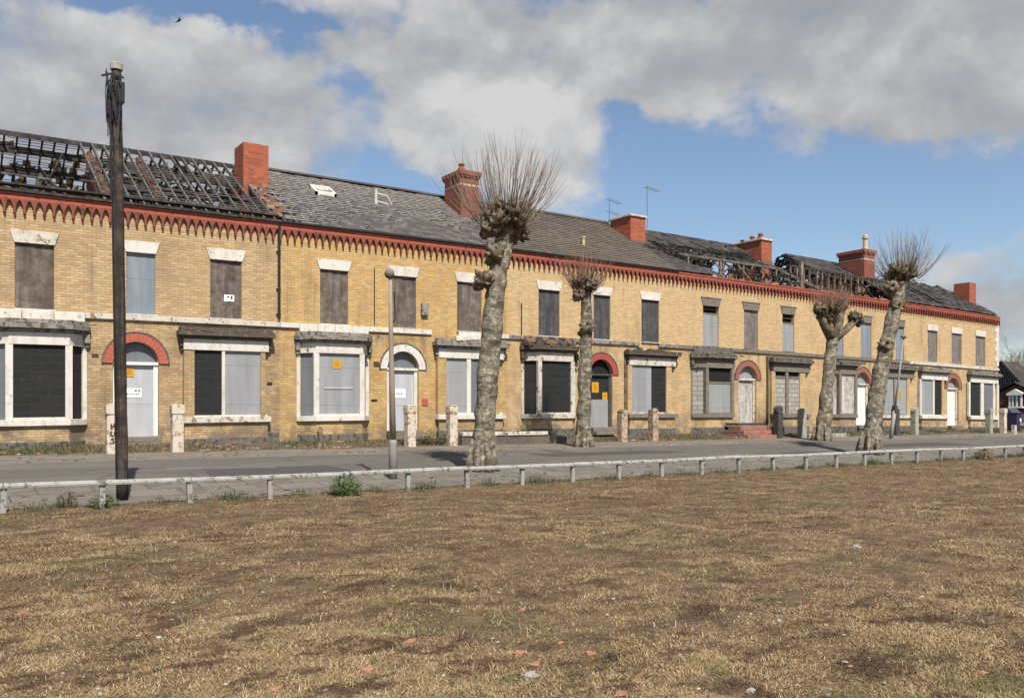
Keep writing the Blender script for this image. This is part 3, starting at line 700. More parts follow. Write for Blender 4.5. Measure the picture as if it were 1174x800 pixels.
# ---- house A: bare rafters
h, x0, x1 = house('A', 0, 'brick_a', 0)
W = [upper_window(h, 17, 62, 'ply', 'white_old'), upper_window(h, 145, 178, 'sheet_blue', 'white'), upper_window(h, 241, 277, 'ply', 'white', marks=True)]
dA, ar, xc = doorway(h, 156, 1.26, 'sheet_pale', 'arch_orange', 'sheet_dark', 'white_clean')
notice(dA, PX(149, YF), YF + .147, PZ(149, 428, YF), .28, .28)
m = MB(); xn = PX(155, YF); zn = PZ(155, 452, YF); m.box(xn - .25, xn + .2, YF + .136, YF + .147, zn - .13, zn + .13); m.cur = 1
for q in range(2): m.box(xn + .02 + .09 * q, xn + .07 + .09 * q, YF + .133, YF + .1358, zn + .03, zn + .09)
for q in range(7): m.box(xn - .2 + .05 * q, xn - .17 + .05 * q, YF + .133, YF + .1358, zn - .06, zn - .02)
m.build('notice', ['paper', 'ink'], dA, True)
bay(h, PX(-14, YF), PX(97, YF), .46, .46, [(18, 67, 'black')], ('sheet_dark', 'black'), 'white', 'lead', 'brick_a')
bay(h, PX(210, YF), PX(305, YF), 0, .16, [(211, 223, 'brick'), (223, 254.5, 'black'), (254.5, 258, 'white'), (258, 299, 'sheet'), (299, 304.5, 'brick')], None, 'white', 'rot', 'brick_a', 'white_old', False)
shell(h, x0, x1, 'brick_a', W, [ar])
string_course(h, x0, x1, 'white_old'); corbels(h, x0, x1); gutter(h, x0, x1)
m = MB(); rng = random.Random(3)
for t in (.31, .62): batten(m, 4.6, x1, t, .10, .18, True, -.09, .004)
for t in (.885, .72, .56): batten(m, x0, x1, t, .10, .20, False, -.08, .004)
batten(m, x0, x1, .055, .3, .05, True, .05); batten(m, x0, x1, 1.0, .05, .16, True, -.06, .003)
roofA = m.build('roof', 'char', h, True)
m = MB()
for j in range(24):                       # surviving battens
    t = .05 + j * .04
    for q in range(7):
        a = x0 + rng.uniform(0, 8.5); ln = rng.uniform(.4, 2.4)
        pr = .05 if a < 4.4 else .72
        if t > .80: pr *= .2
        if rng.random() < pr: batten(m, a, min(x1, a + ln), t + rng.uniform(-.004, .004), .035, .022, True, .065, .003)
m.build('battens', 'char_grey', roofA, True)
m = MB()
for j in range(46):
    t = .06 + j * .0205
    for q in range(5):
        a = x0 + q * 1.77 + rng.uniform(-.3, .3); b = min(x1, a + rng.uniform(1.0, 2.0))
        if rng.random() < (.95 if a < 4.4 and t > .84 else .72 if a < 4.4 else .5): batten(m, a, b, t, .028, .018, False, .06, .006)
m.build('rear_laths', 'char', roofA, True)
m = MB()
for q in range(120):
    a = rng.uniform(x0 + .2, x1 - .5); t = rng.choice([rng.uniform(.45, .68), rng.uniform(.6, .86)]); ww = rng.uniform(.15, .34); tt = rng.uniform(.04, .09)
    P = lambda x_, t_: (x_, YB + (YR - YB) * t_, ZE + (ZR - ZE) * t_ + .09)
    m.quad(P(a, t), P(a + ww, t), P(a + ww * rng.uniform(.7, 1), t + tt), P(a, t + tt * rng.uniform(.6, 1)))
m.build('torn_underlay', 'torching', roofA, True)
for j in range(25):
    x = x0 + .12 + j * .357
    lean = 0 if x < 5.2 else rng.uniform(.05, .30) * min(1, (x - 5.2) / 2)
    if x > 4.5:
        m = MB(); slope_bar(m, x, -.02, rng.uniform(.97, 1.0), .05, .10, True, 0, 0); m.build('rafter', 'char_grey', roofA, True)
    m = MB(); slope_bar(m, x + .02, 0, 1, .05, .10, False, 0, lean); m.build('rafter', 'char', roofA, True)
for xw in (PX(112, 29), PX(172, 29)):
    m = MB()
    for q in range(34):
        t = .04 + .86 * q / 34; y_ = YE + (YR - YE) * t; sz = R.uniform(.05, .11); xo = R.uniform(-.03, .03)
        m.box(xw + .02 + xo, xw + .15 + xo, y_ - sz, y_ + sz, roof_z(y_) - .3, roof_z(y_) - R.uniform(.0, .1))
    m.build('broken_brick', 'rubble_dark', h, True)
    m = MB(); ztop = [(YF + .3, roof_z(YF + .3) - .12), (YR - .6, roof_z(YR - .6) - .12)]
    poly = [(YF + .3, 7.05), ztop[0], ztop[1], (YR - .6, 7.05)]
    vs = [(xw, y, z) for y, z in poly] + [(xw + .15, y, z) for y, z in poly]
    m.add(vs, [(0, 1, 2, 3), (7, 6, 5, 4)] + [(a, 4 + a, 4 + (a + 1) % 4, (a + 1) % 4) for a in range(4)]); m.build('cross_wall', 'brick_dark', h, True)
debris_timbers(roofA, x0 + .2, x1 - .3, 22, 31, 'char', .1, .55); debris_timbers(roofA, 4.8, x1 - .3, 50, 32, 'char', .3, .95); debris_timbers(roofA, x0 + .2, x1 - .3, 26, 33, 'char_grey', .1, .6)
m = MB()
for q in range(5): m.bar((PX(30 + q * 7, 29), 28 + .3 * q, 7.4), (PX(44 + q * 5, 30), 29 + .2 * q, 8.6 - .1 * q), .16, .04)
m.build('fallen_timber', 'char', h, True)
wall_box(h, 'wall_vent', 309, 440, .17, .1, 'iron', .01)
chimney(h, 268, 279, 308, 165, 29.8, 1.0, 'brick_red', 'plain')
m = MB(); xd = x1 - .05; m.tube([(xd, YF - .09, 7.3), (xd, YF - .09, 4.46), ], .042, 8); m.tube([(xd, YF - .12, 7.55), (xd, YF - .09, 7.3)], .05, 8)
for z in (6.6, 5.4, 4.6): m.box(xd - .07, xd + .07, YF - .06, YF + .01, z, z + .05)
m.build('downpipe', 'iron', h, True)

m = MB(); m.box(PX(306, YF), x1 - .02, YF - .03, YF + .01, .45, .86); m.build('plinth', 'stone_dark', h, True)
# ---- house B: loose slates
h, x0, x1 = house('B', 1, 'brick_b', 0)
W = [upper_window(h, 367, 399, 'ply', 'white'), upper_window(h, 448, 477, 'ply', 'white'), upper_window(h, 524, 552, 'ply', 'white')]
dB, ar, xc = doorway(h, 462, 1.24, 'sheet_pale', 'white', 'sheet_dark', 'white')
m = MB(); xn = PX(461, YF); zn = PZ(461, 452, YF) - .1; m.box(xn - .2, xn + .2, YF + .136, YF + .147, zn - .16, zn + .16); m.cur = 1
for q in range(5): m.box(xn - .15 + .06 * q, xn - .12 + .06 * q, YF + .133, YF + .1358, zn - .05, zn + .02)
m.build('notice', ['paper', 'ink'], dB, True)
bB, yf = bay(h, PX(342, YF), PX(421, YF), .42, .5, [(372, 405, 'sheet')], ('sheet_dark', 'sheet_dark'), 'white', 'lead', 'brick_b')
notice(bB, PX(387, yf), yf + .054, PZ(387, 418, yf) - .1, .29, .29)
m = MB(); m.box(PX(372, yf), PX(405, yf), yf + .03, yf + .054, 2.25, 2.30); m.build('glazing_bar', 'sheet_pale', bB, True)
bay(h, PX(501, YF), PX(574, YF), 0, .16, [(502, 512, 'brick'), (512, 535, 'sheet'), (535, 540, 'white'), (540, 566, 'sheet_dark'), (566, 573, 'brick')], None, 'white', 'lead', 'brick_b', 'white', False, True)
shell(h, x0, x1, 'brick_b', W, [ar])
string_course(h, x0, x1, 'white', [(PX(508, YF), PX(521, YF))])
m = MB(); m.bar((PX(520, YF), YF - .14, 4.12), (PX(548, YF), YF - .13, 4.2), .14, .17); m.build('slipped_stone', 'white', h, True, bevel=.01)
corbels(h, x0, x1); gutter(h, x0, x1, 'iron')
def keepB(u, v):
    f = (u - x0) / (x1 - x0); nz = mnoise.noise((u * .8, v * 4, 5))
    if f < .10 and v < .9: return False
    if .38 < f < .46 and .58 < v < .74: return False       # skylight
    lim = .12 + 1.15 * (f - .1) if f < .55 else .55
    bad = (v > .35 + .3 * nz and f > .5) or (v > -.1 + f * .9 + .25 * nz and f < .55)
    if not bad: return R.random() < .985
    return mnoise.noise((u * 2.1, v * 13, 8)) + R.uniform(-.35, .35) > .10
m = MB(); slates(m, x0, x1, keepB); slates(m, x0, x1, lambda u, v: True, False); roofB = m.build('roof', 'slate', h, True)
m = MB()
for j in range(26):
    t = .03 + j * .037; batten(m, x0 + (.25 if j % 3 else .75), x1, t, .055, .03, True, .0, .003)
m.build('battens', 'lath', roofB, True)
for j in range(22):
    m = MB(); slope_bar(m, x0 + .2 + j * .4, 0, .99, .05, .10, True, -.06); m.build('rafter', 'char_grey', roofB, True)
m = MB(); ya = YE
P = lambda x_, t_, l: (x_, YE + (YR - YE) * t_, ZE + (ZR - ZE) * t_ + l)
m.quad(P(x0 + .3, 0, -.14), P(x1, 0, -.14), P(x1, 1, -.14), P(x0 + .3, 1, -.14)); m.build('underlay', 'char', roofB, True)
xs0, xs1 = PX(358, 30.2), PX(382, 30.2)
m = MB()
for a, b, c, d in ((xs0, xs0 + .09, .6, .74), (xs1 - .09, xs1, .6, .74), (xs0, xs1, .6, .62), (xs0, xs1, .72, .74)):
    vs = [P(a, c, .0), P(b, c, .0), P(b, d, .0), P(a, d, .0), P(a, c, .14), P(b, c, .14), P(b, d, .14), P(a, d, .14)]
    m.add(vs, [(4, 5, 6, 7), (0, 1, 5, 4), (1, 2, 6, 5), (2, 3, 7, 6), (3, 0, 4, 7)])
sk = m.build('skylight', 'white', roofB, True)
m = MB(); xv = PX(431, 29.8); zv = roof_z(29.8); m.tube([(xv, 29.8, zv - .1), (xv, 29.8, zv + .55)], .055, 8)
m.bar((xv + .05, 29.8, zv + .42), (xv + .5, 29.9, zv + .40), .05, .05); m.bar((xv + .05, 29.8, zv + .12), (xv + .6, 29.95, zv + .1), .05, .05); m.bar((xv + .5, 29.9, zv + .4), (xv + .75, 30, zv + .12), .05, .05)
m.build('vent_pipe', 'white', roofB, True)
m = MB()
for q in range(70):                      # broken verge brick and mortar at the burnt party wall
    t = R.uniform(.02, .92); xx = x0 + R.uniform(-.12, .42); c = P(xx, t, R.uniform(-.05, .07)); sz = R.uniform(.04, .12)
    m.box(c[0] - sz, c[0] + sz, c[1] - sz, c[1] + sz, c[2] - sz * .6, c[2] + sz * .6)
m.build('broken_verge', 'rubble', roofB, True)
m = MB(); batten(m, x0 + .5, x1, 1.0, .16, .07, True, .05); m.build('ridge_tiles', 'slate', roofB, True)
chimney(h, 510, 528, 549, 196, 29.8, 1.25, 'brick_band', 'capped', [(.15, .12, .28, .14, 'pot_red')])
wall_box(h, 'alarm_box', 486, 355, .26, .42, 'lead', .12); wall_box(h, 'wall_vent', 429, 459, .22, .09, 'iron', .01); wall_box(h, 'plaque', 487, 461, .24, .26, 'plaque', .02)
m = MB(); xd = PX(429, YF); m.tube([(xd, YF - .03, 6.4), (xd, YF - .03, 4.45)], .014, 6); m.build('cable', 'iron', h, True)

# ---- house C: intact tiles
h, x0, x1 = house('C', 2, 'brick_c', 0)
W = [upper_window(h, 617.5, 641.5, 'board_dark', 'white'), upper_window(h, 680.5, 699.5, 'board_dark', 'white'), upper_window(h, 735.5, 755.5, 'board_dark', 'white')]
dC, ar, xc = doorway(h, 689, 1.24, 'black', 'arch_red', 'void', 'pier_dark', style='open')
m = MB(); m.box(xc - .48, xc + .48, YF + .12, YF + .145, ZT, 1.95); m.build('lower_panel', 'sheet', dC, True)
notice(dC, PX(685, YF), YF + .149, PZ(685, 445, YF) - .15, .36, .42); notice(dC, PX(696, YF), YF + .149, PZ(696, 455, YF) - .15, .26, .3)
bay(h, PX(599, YF), PX(658, YF), .46, .5, [(626, 650.5, 'black')], ('black', 'black'), 'white_old', 'rot', 'brick_c', 'white_old', True, True, 'plaster')
bay(h, PX(719, YF), PX(771, YF), 0, .16, [(720, 725, 'brick'), (725, 748, 'sheet'), (748, 764, 'black'), (764, 770, 'brick')], None, 'white_old', 'rot', 'brick_c', 'stone', False, True)
shell(h, x0, x1, 'brick_c', W, [ar]); string_course(h, x0, x1, 'lead', [(PX(740, YF), PX(752, YF))]); corbels(h, x0, x1); gutter(h, x0, x1, 'iron')
m = MB(); slates(m, x0, x1, lambda u, v: True, True, .3, .235, .008, .05); slates(m, x0, x1, lambda u, v: True, False); roofC = m.build('roof', 'tile', h, True)
m = MB(); P = lambda x_, t_, l: (x_, YE + (YR - YE) * t_, ZE + (ZR - ZE) * t_ + l)
m.quad(P(x0, 0, -.03), P(x1, 0, -.03), P(x1, 1, -.03), P(x0, 1, -.03)); m.build('underlay', 'char', roofC, True)
m = MB(); batten(m, x0, x1, 1.0, .2, .08, True, .05); m.build('ridge_tiles', 'tile', roofC, True)
chimney(h, 699, 723, 740, 249, 29.8, 1.4, 'brick_red', 'slab')
m = MB(); m.lathe((PX(669, 28.5), 28.5, roof_z(28.5) - .05), [(0, .06), (.35, .06), (.36, .09), (.42, .09)], 8); m.build('vent_pipe', 'pot', roofC, True)
m = MB(); xd = PX(597.5, YF); m.tube([(xd, YF - .03, 5.6), (xd, YF - .03, 4.4)], .02, 6); m.build('cable', 'iron', h, True)
m = MB(); xd = PX(716, YF); m.tube([(xd, YF - .04, 4.0), (xd, YF - .04, .9)], .035, 8); m.build('downpipe', 'plaster', h, True)

# ---- house D: half collapsed
h, x0, x1 = house('D', 3, 'brick_c', 0)
W = [upper_window(h, 806, 824, 'sheet', 'stone', .32, 'stone'), upper_window(h, 853, 869, 'ply_grey', 'stone', 0, 'stone'), upper_window(h, 897, 910.5, 'sheet', 'stone', .42, 'stone')]
dD, ar, xc = doorway(h, 857, 1.24, 'board_white', 'arch_pink', 'sheet', 'white_old')
bay(h, PX(793, YF), PX(838, YF), .45, .5, [(816, 834, ('sheet', 1.4, 2.75))], ('breeze', 'breeze'), 'stone', 'stone_dark', 'brick_c', 'stone', True, False, 'stone_dark')
bay(h, PX(884, YF), PX(924, YF), 0, .16, [(885, 889, 'brick'), (889, 901, ('breeze', 1.4, 3.15)), (901, 904, 'post'), (904, 917, ('breeze', 1.4, 3.15)), (917, 923.5, 'brick')], None, 'stone', 'stone_dark', 'brick_c', 'stone', False, False)
shell(h, x0, x1, 'brick_c', W, [ar]); string_course(h, x0, x1, 'stone'); corbels(h, x0, x1)
def keepD(u, v):
    f = (u - x0) / (x1 - x0); nz = .10 * mnoise.noise((u * 1.3, v * 5, 2)) + .05 * mnoise.noise((u * 4, v * 9, 2))
    if f < .36 and v < .52 - 1.55 * f + nz: return True          # slates left at the lower corner
    if v > .64 + nz + .12 * f: return R.random() > .05 + .12 * f
    if f < .12 and v > .5: return True
    return False
m = MB(); slates(m, x0, x1, keepD); slates(m, x0, x1, lambda u, v: R.random() > .1, False); roofD = m.build('roof', 'slate_burnt', h, True)
m = MB()
for j in range(26):
    t = .03 + j * .037
    a = x0
    while a < x1 - .2:
        b = min(x1, a + R.uniform(.5, 1.6))
        if keepD((a + b) / 2, min(1, t + .04)) or R.random() < .12: batten(m, a, b, t, .04, .025, True, -.01, .004)
        a = b
m.build('battens', 'char', roofD, True)
for j in range(22):
    x = x0 + .15 + j * .4; f = (x - x0) / (x1 - x0)
    lo = R.uniform(.5, .68) if f > .33 else (0 if f < .2 else R.uniform(.2, .5))
    m = MB(); slope_bar(m, x, lo, 1, .05, .11, True, -.08); m.build('rafter', 'char', roofD, True)
m = MB(); batten(m, x0, x1, .60, .12, .2, True, -.16, .01); batten(m, x0 + 1, x1, .5, .07, .09, True, -.1, .03); m.build('purlin', 'char', roofD, True)
m = MB(); Yp = YF + 1.35; zt_ = roof_z(Yp + .6)
m.box(x0 + 1.5, x1 - .1, Yp - .05, Yp + .05, zt_ - .22, zt_ - .1); m.build('wall_plate', 'char_grey', roofD, True)
for fx_ in (.12, .4, .43, .58, .62, .8, .95):
    x = x0 + 1.2 + (x1 - x0 - 1.4) * fx_
    m = MB(); m.bar((x, Yp, 7.0), (x + R.uniform(-.05, .05), Yp, zt_ - .22), .1, .08); m.build('stud', 'timber', roofD, True)
for a, b in ((.42, .5), (.6, .7)):
    xa, xb = x0 + (x1 - x0) * a, x0 + (x1 - x0) * b
    m = MB(); m.bar((xa, Yp - .1, zt_ - .3), (xb, Yp - .6, 7.4), .09, .06); m.build('brace', 'timber', roofD, True)
m = MB()
xa = x0 + .3
while xa < x1 - .6:
    w_ = R.uniform(.4, 1.1)
    if R.random() < .7: m.box(xa, min(xa + w_, x1 - .3), Yp + .3, Yp + .36, 7.0, R.uniform(7.9, 8.6))
    xa += w_ + R.uniform(.05, .3)
m.build('plaster_panel', 'plaster', roofD, True)
m = MB()
for q in range(46):
    x = R.uniform(x0 + .4, x1 - .1); y = YF + R.uniform(.0, 1.2); s_ = R.uniform(.05, .17)
    m.blob((x, y, 7.55 + R.uniform(-.08, .1)), s_, .5, 2, (1.3, 1, .6), 6, 4, q)
m.build('eaves_rubble', 'rubble', roofD, True)
debris_timbers(roofD, x0 + 1.2, x1 - .2, 70, 4); debris_timbers(roofD, x0 + 1.2, x1 - .2, 16, 5, 'timber', .2, .6)
debris_timbers(roofD, x0 + 1.2, x1 - .2, 40, 6, 'char', .5, .95)
chimney(h, 848, 873, 885, 276, 29.8, 1.75, 'brick_red', 'slab', [(.3, .15, .42, .15, 'pot_red'), (.6, .3, .3, .16, 'pot_red'), (.4, .5, .38, .15, 'pot_red'), (.5, .72, .22, .16, 'terracotta'), (.5, .92, .3, .14, 'iron')])
m = MB(); xd = PX(879, YF); m.tube([(xd, YF - .06, 4.1), (xd, YF - .06, .9)], .05, 8); m.build('downpipe', 'rot', h, True)

# ---- house E: studs exposed
h, x0, x1 = house('E', 4, 'brick_c', 0)
W = [upper_window(h, 957, 967, 'sheet_blue', 'stone', 0, 'stone', lw=.05), upper_window(h, 987, 999, 'sheet_blue', 'stone', 0, 'stone', lw=.05), upper_window(h, 1027, 1036.5, 'sheet_blue', 'stone', 0, 'stone', lw=.05)]
dE, ar, xc = doorway(h, 988.5, 1.24, 'white_clean', 'arch_pink', 'sheet', 'white_old')
bay(h, PX(948, YF), PX(977, YF), .4, .5, [(957, 974, 'board_white')], ('board_white', 'board_white'), 'stone', 'stone_dark', 'brick_c', 'stone', False, False)
bE, yf = bay(h, PX(1009, YF), PX(1044, YF), 0, .16, [(1010, 1013, 'brick'), (1013, 1025, 'sheet'), (1025, 1026.2, 'post'), (1026.2, 1040, 'sheet'), (1040, 1043.6, 'brick')], None, 'stone', 'stone_dark', 'brick_c', 'white_old', False, False)
notice(bE, PX(1033, yf), yf + .054, PZ(1033, 453, yf) - .1, .30, .42)
shell(h, x0, x1, 'brick_c', W, [ar]); string_course(h, x0, x1, 'stone'); corbels(h, x0, x1)
def keepE(u, v):
    f = (u - x0) / (x1 - x0); nz = .10 * mnoise.noise((u * 1.1, v * 5, 9)) + .05 * mnoise.noise((u * 4, v * 9, 4))
    if u < x0 + 4.1 + .5 * mnoise.noise((v * 6, 1, 1)): return False
    if f > .9: return v < .5 + nz
    return v > .6 + nz and R.random() > .04
m = MB(); slates(m, x0, x1, keepE); slates(m, x0 + 3.2, x1, lambda u, v: R.random() > .08 and u > x0 + 4.1 + .5 * mnoise.noise((v * 6, 1, 1)), False); roofE = m.build('roof', 'slate_burnt', h, True)
for j in range(22):
    x = x0 + 4.0 + j * .36
    if x > x1 - .1: break
    m = MB(); slope_bar(m, x, R.uniform(.5, .6), 1, .05, .11, True, -.08); m.build('rafter', 'char', roofE, True)
m = MB(); batten(m, x0 + 3.7, x1, .575, .14, .2, True, -.15, .01); batten(m, x0 + 4.1, x1, .98, .05, .12, True, -.06); m.build('purlin', 'char', roofE, True)
Yp = YF + 1.9; zt_ = roof_z(Yp + .5)
for j in range(15):
    x = x0 + 1.3 + j * .52 + R.uniform(-.08, .08)
    m = MB(); m.bar((x, Yp, 7.0), (x + R.uniform(-.06, .06), Yp, zt_ - .1), .09, .08); m.build('stud', 'timber', roofE, True)
m = MB(); m.box(x0 + 1.1, x1 - .1, Yp - .05, Yp + .05, zt_ - .1, zt_); m.build('wall_plate', 'char', roofE, True)
m = MB()
xa = x0 + 1.2
while xa < x1 - .6:
    w_ = R.uniform(.3, .9)
    if R.random() < .6: m.box(xa, min(xa + w_, x1 - .3), Yp + .06, Yp + .11, 7.0, R.uniform(8.0, 8.7))
    xa += w_ + R.uniform(.1, .35)
m.build('plaster_panel', 'plaster', roofE, True)
m = MB(); m.bar((x0 + .2, YF + 3.0, roof_z(YF + 3) - .1), (x0 + 1.9, YF + .25, 7.6), .12, .12); m.bar((x0 + .7, YF + 2.2, 8.5), (x0 + 1.9, YF + .5, 7.7), .08, .08); m.build('fallen_timber', 'timber', roofE, True)
m = MB(); m.bar((x0 + .1, YF + .35, 7.0), (x0 + .1, YF + .35, 9.0), .18, .1); m.build('post', 'timber', roofE, True)
m = MB()
for q in range(60):
    x = R.uniform(x0 + .2, x1 - .1); y = YF + R.uniform(.0, 1.4); s_ = R.uniform(.05, .16); m.blob((x, y, 7.55 + R.uniform(-.08, .12)), s_, .5, 2, (1.3, 1, .6), 6, 4, q)
m.build('eaves_rubble', 'rubble', roofE, True)
debris_timbers(roofE, x0 + .3, x1 - .2, 60, 14, 'char', .1, .6); debris_timbers(roofE, x0 + .3, x1 - .2, 16, 15, 'timber', .15, .55); debris_timbers(roofE, x0 + 4.2, x1 - .2, 60, 16, 'char', .5, .95)
chimney(h, 962, 991, 1003, 286, 29.8, 1.7, 'brick_band', 'capped', [(.3, .08, .85, .19, 'pot')])

# ---- house F: end house
h, x0, x1 = house('F', 5, 'brick_c', 0)
W = [upper_window(h, 1063.5, 1074.5, 'ply_grey', 'white', 0, lw=.06), upper_window(h, 1091, 1102.5, 'ply_grey', 'white', 0, lw=.06), upper_window(h, 1118.5, 1129.5, 'ply_grey', 'white', 0, lw=.06)]
dF, ar, xc = doorway(h, 1092.5, 1.24, 'white_clean', 'arch_pink', 'sheet', 'white_old')
bay(h, PX(1054, YF), PX(1083, YF), 0, .16, [(1055, 1056.5, 'post'), (1056.5, 1069.5, 'sheet'), (1069.5, 1071.5, 'post'), (1071.5, 1080, 'black'), (1080, 1082.6, 'brick')], None, 'white', 'lead', 'brick_c', 'white', False, True)
bay(h, PX(1110, YF), PX(1141, YF), 0, .16, [(1110.6, 1112.6, 'post'), (1112.6, 1124.5, 'black'), (1124.5, 1128, 'post'), (1128, 1138.6, 'sheet_dark'), (1138.6, 1140.6, 'post')], None, 'white', 'lead', 'brick_c', 'white', False, True)
shell(h, x0, x1, 'brick_c', W, [ar], True); string_course(h, x0, x1, 'white_old'); corbels(h, x0, x1)
m = MB(); z = 4.5; q = 0
while z < 6.95:
    w_ = .42 if q % 2 else .26; m.box(x1 - w_, x1 + .03, YF - .03, YF + (.26 if q % 2 else .42), z, z + .29); z += .295; q += 1
m.box(x1 - .2, x1 + .03, YF - .04, YF + .3, .5, 3.38)
m.build('quoins', 'white', h, True, bevel=.012)
def keepF(u, v):
    f = (u - x0) / (x1 - x0); nz = .08 * mnoise.noise((u * 1.2, v * 5, 9))
    if .30 < f < .42 and v > .1 + nz: return False
    if f < .3 and v > .62 + nz: return False
    if f > .42 and v > .86 - (f - .42) * .35 + nz: return False
    return R.random() > .06
m = MB(); slates(m, x0, x1, keepF, True, .27, .2, .03, .02); slates(m, x0, x1, lambda u, v: R.random() > .2 and v < .8, False); roofF = m.build('roof', 'slate_burnt', h, True)
m = MB(); P = lambda x_, t_, l: (x_, YE + (YR - YE) * t_, ZE + (ZR - ZE) * t_ + l)
m.quad(P(x0 + 3.9, .02, -.05), P(x1, .02, -.05), P(x1, .62, -.05), P(x0 + 3.9, .8, -.05)); m.quad(P(x0, .02, -.05), P(x0 + 2.6, .02, -.05), P(x0 + 2.6, .56, -.05), P(x0, .56, -.05)); m.build('underlay', 'char', roofF, True)
for j in range(24):
    x = x0 + .15 + j * .41; f = (x - x0) / (x1 - x0); hi = R.uniform(.6, .95) if f > .42 else R.uniform(.55, .8)
    m = MB(); slope_bar(m, x, 0, hi, .05, .11, True, -.11); m.build('rafter', 'char', roofF, True)
m = MB(); poly = [(YF + .3, 7.0), (YF + .3, roof_z(YF + .3) - .1), (YR - 1.1, roof_z(YR - 1.1) - .1), (YR + .8, roof_z(YR - 1.3)), (YR + 1.2, 7.0)]
xw = x0 + 3.1; vs = [(xw, y, z) for y, z in poly] + [(xw + .3, y, z) for y, z in poly]
m.add(vs, [(4, 3, 2, 1, 0), (5, 6, 7, 8, 9)] + [(a, (a + 1) % 5, 5 + (a + 1) % 5, 5 + a) for a in range(5)]); m.build('cross_wall', 'brick_band', h, True)
m = MB()
for q in range(9):
    xx = x0 + 3.6 + R.uniform(0, 1.6); m.bar((xx, 29.0 + R.uniform(0, 1), 8.3 + R.uniform(-.2, .2)), (xx + R.uniform(-1.0, .8), 30.4, 9.75 + R.uniform(-.6, .15)), .07, .09)
m.build('fallen_timber', 'char', roofF, True)
debris_timbers(roofF, x0 + 3.4, x1 - 2.2, 70, 24, 'char', .35, .95); debris_timbers(roofF, x0 + .2, x0 + 3, 30, 25, 'char', .4, .8)
chimney(h, 1096, 1111.5, 1119, 324, 28.5, 1.0, 'brick_red', 'plain')

# ------------------------------------------------------------------ aerials on chimney stack
for (px, ytop, ybot, lab, arms) in ((698.5, 227, 252, 'short television aerial rising left of the capped brown roof chimney', 2), (742, 213, 250, 'tall thin television aerial rising right of the capped brown roof chimney', 1)):
    Y = 31.2 if px < 720 else 30.6
    x = PX(px, Y); zb = PZ(px, ybot, Y) - .5; zt_ = PZ(px, ytop, Y)
    o = thing('television_aerial', (x, Y, zb), lab, 'aerial', 'aerials on the chimney stack')
    m = MB(); m.tube([(x, Y, zb), (x, Y, zt_)], .022, 6); m.build('mast', 'metal', o)
    m = MB()
    for q in range(arms):
        z = zt_ - .08 - .55 * q; m.tube([(x - .15, Y + .05, z), (x + .75 - .2 * q, Y - .1, z - .12)], .014, 6)
        for e in range(5): xx = x + .0 + .14 * e; m.tube([(xx, Y - .22, z - .03 * e), (xx, Y + .18, z - .03 * e)], .008, 5)
    m.build('antenna', 'metal', o)

# ------------------------------------------------------------------ gate piers
def glyph_bars(m, ch, x, y, z, s):
    S = {'H': [((0, 0), (0, 1)), ((.6, 0), (.6, 1)), ((0, .5), (.6, .55))], 'U': [((0, 1), (0, .2)), ((0, .2), (.3, 0)), ((.3, 0), (.6, .2)), ((.6, .2), (.6, 1))],
         'S': [((.6, .85), (.3, 1)), ((.3, 1), (.0, .78)), ((0, .78), (.55, .4)), ((.55, .4), (.4, .05)), ((.4, .05), (0, .12))]}[ch]
    for a, b in S: m.bar((x + a[0] * s, y, z + a[1] * s), (x + b[0] * s, y, z + b[1] * s), .032, .006, (0, 1, 0))
PIERS = [
 (128.5, 463, 'pier_white', 'cap', 'white gate pier with dark graffiti letters, beside the timber pole'),
 (203, 463, 'pier_white', 'cap', 'plain white gate pier in front of the window right of the orange arch'),
 (470, 464, 'pier_white', 'block', 'white gate pier standing in front of the white arched door'),
 (518, 464, 'pier_white', 'block', 'white gate pier at the left end of the white coped garden wall'),
 (713.5, 469, 'pier_patch', 'plain', 'brown gate pier with worn paint, right of the dark open doorway'),
 (749, 468, 'pier_patch', 'plain', 'peeling white and red gate pier in front of a grey and black boarded window'),
 (892, 467, 'pier_dark', 'round', 'black gate pier with rounded head at the end of the red steps'),
 (919.5, 468, 'pier_green', 'plain', 'mossy grey gate pier right of the black round headed pier'),
 (1026.5, 468, 'pier_dark', 'plain', 'dark gate pier directly behind the slim leaning lamp column'),
 (1048.5, 468, 'pier_green', 'round', 'grey gate pier with rounded head between two grey boarded bays of the far houses'),
 (1134, 468, 'pier_green', 'cap', 'greenish white gate pier in front of the last bay window'),
 (1150, 468, 'pier_white', 'cap', 'white gate pier at the terrace end, beside the purple wheelie bin')]
